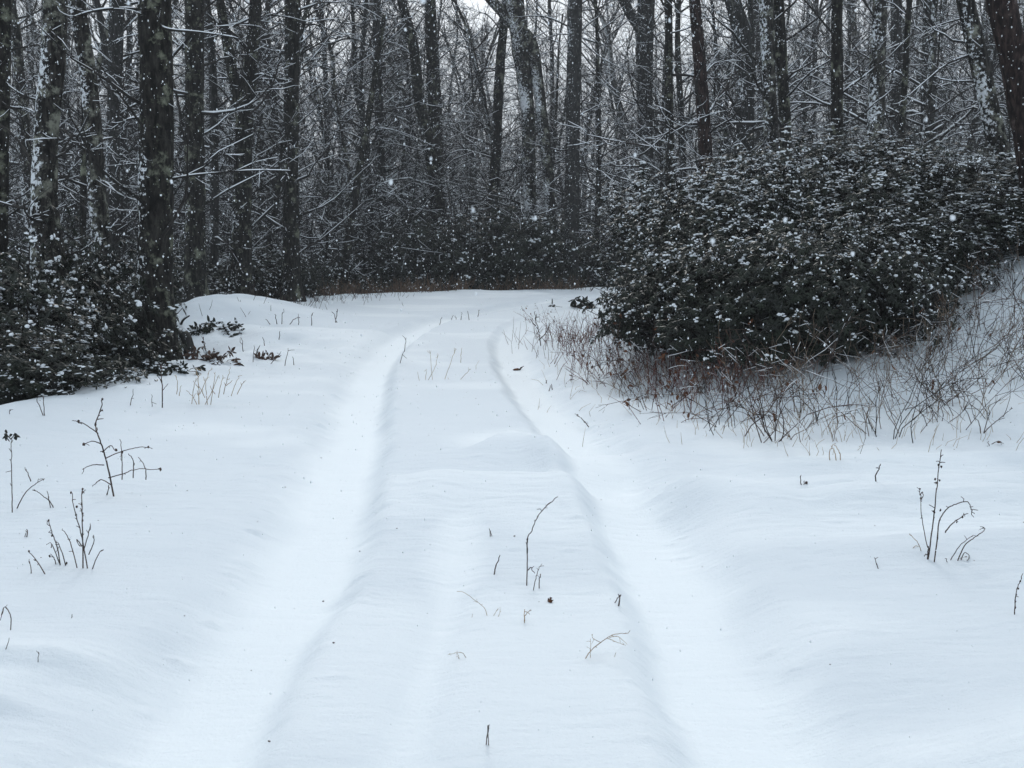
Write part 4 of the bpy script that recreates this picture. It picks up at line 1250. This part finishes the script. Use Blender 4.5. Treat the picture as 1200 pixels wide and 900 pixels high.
# ------------------------------------------------------------------ haze
hb = MB()
lo = np.array([-420, -70, float(GZ.min()) - 1.0]); hi = np.array([420, 620, max(float(GZ.max()), 22) + 6])
V = np.array([[(lo, hi)[a][0], (lo, hi)[b][1], (lo, hi)[c][2]] for a in (0, 1) for b in (0, 1) for c in (0, 1)])
hb.add(V, None, [(0, 1, 3, 2), (4, 6, 7, 5), (0, 4, 5, 1), (2, 3, 7, 6), (0, 2, 6, 4), (1, 5, 7, 3)])
mh = bpy.data.materials.new('snow_haze'); mh.use_nodes = True
nt = mh.node_tree; nt.nodes.clear()
out = nt.nodes.new('ShaderNodeOutputMaterial'); pv = nt.nodes.new('ShaderNodeVolumePrincipled')
pv.inputs['Color'].default_value = (.92, .95, .98, 1); pv.inputs['Density'].default_value = .0016; pv.inputs['Anisotropy'].default_value = 0.0
nt.links.new(pv.outputs[0], out.inputs['Volume'])
tag(hb.obj('haze', mh, smooth=False), 'thin grey haze of falling snow', 'haze', kind='stuff')

# ------------------------------------------------------------------ light
SUN_EL, SUN_AZ = R(37), R(-2)      # azimuth from +Y towards +X
w = bpy.data.worlds.new('World'); scene.world = w; w.use_nodes = True
nt = w.node_tree; N = nt.nodes; L = nt.links
bg = N['Background']
sky = N.new('ShaderNodeTexSky'); sky.sky_type = 'NISHITA'; sky.sun_disc = False
sky.sun_elevation = SUN_EL; sky.sun_rotation = SUN_AZ
sky.dust_density = 6; sky.air_density = 1.0; sky.ozone_density = 1.0
hs = N.new('ShaderNodeHueSaturation'); hs.inputs['Saturation'].default_value = .16
L.new(sky.outputs[0], hs.inputs['Color'])
mx = N.new('ShaderNodeMix'); mx.data_type = 'RGBA'; mx.inputs[0].default_value = .68
L.new(hs.outputs[0], mx.inputs[6]); mx.inputs[7].default_value = (6.6, 7.6, 8.6, 1)
tc = N.new('ShaderNodeTexCoord'); sp = N.new('ShaderNodeSeparateXYZ'); L.new(tc.outputs['Generated'], sp.inputs[0])
gt = N.new('ShaderNodeMath'); gt.operation = 'GREATER_THAN'; gt.inputs[1].default_value = -.03; L.new(sp.outputs['Z'], gt.inputs[0])
vm = N.new('ShaderNodeVectorMath'); vm.operation = 'SCALE'; L.new(mx.outputs[2], vm.inputs[0]); L.new(gt.outputs[0], vm.inputs['Scale'])
L.new(vm.outputs[0], bg.inputs['Color']); bg.inputs['Strength'].default_value = .084
sd = bpy.data.lights.new('sun', 'SUN'); sd.energy = .75; sd.angle = R(14); sd.color = (1, .98, .95)
so = bpy.data.objects.new('sun', sd); COL.objects.link(so)
so.rotation_euler = (math.pi / 2 - SUN_EL, 0, math.pi - SUN_AZ)
so.location = (0, 0, 30)

vs = scene.view_settings
scene.display_settings.display_device = 'sRGB'
vs.view_transform = 'Standard'; vs.look = 'None'; vs.exposure = 0.70; vs.gamma = 1.0; vs.use_curve_mapping = False
cy = scene.cycles
cy.max_bounces = 5; cy.diffuse_bounces = 3; cy.glossy_bounces = 2; cy.transmission_bounces = 1; cy.volume_bounces = 0; cy.transparent_max_bounces = 4
cy.use_denoising = True
try: cy.denoiser = 'OPENIMAGEDENOISE'
except Exception: pass
cy.use_adaptive_sampling = False
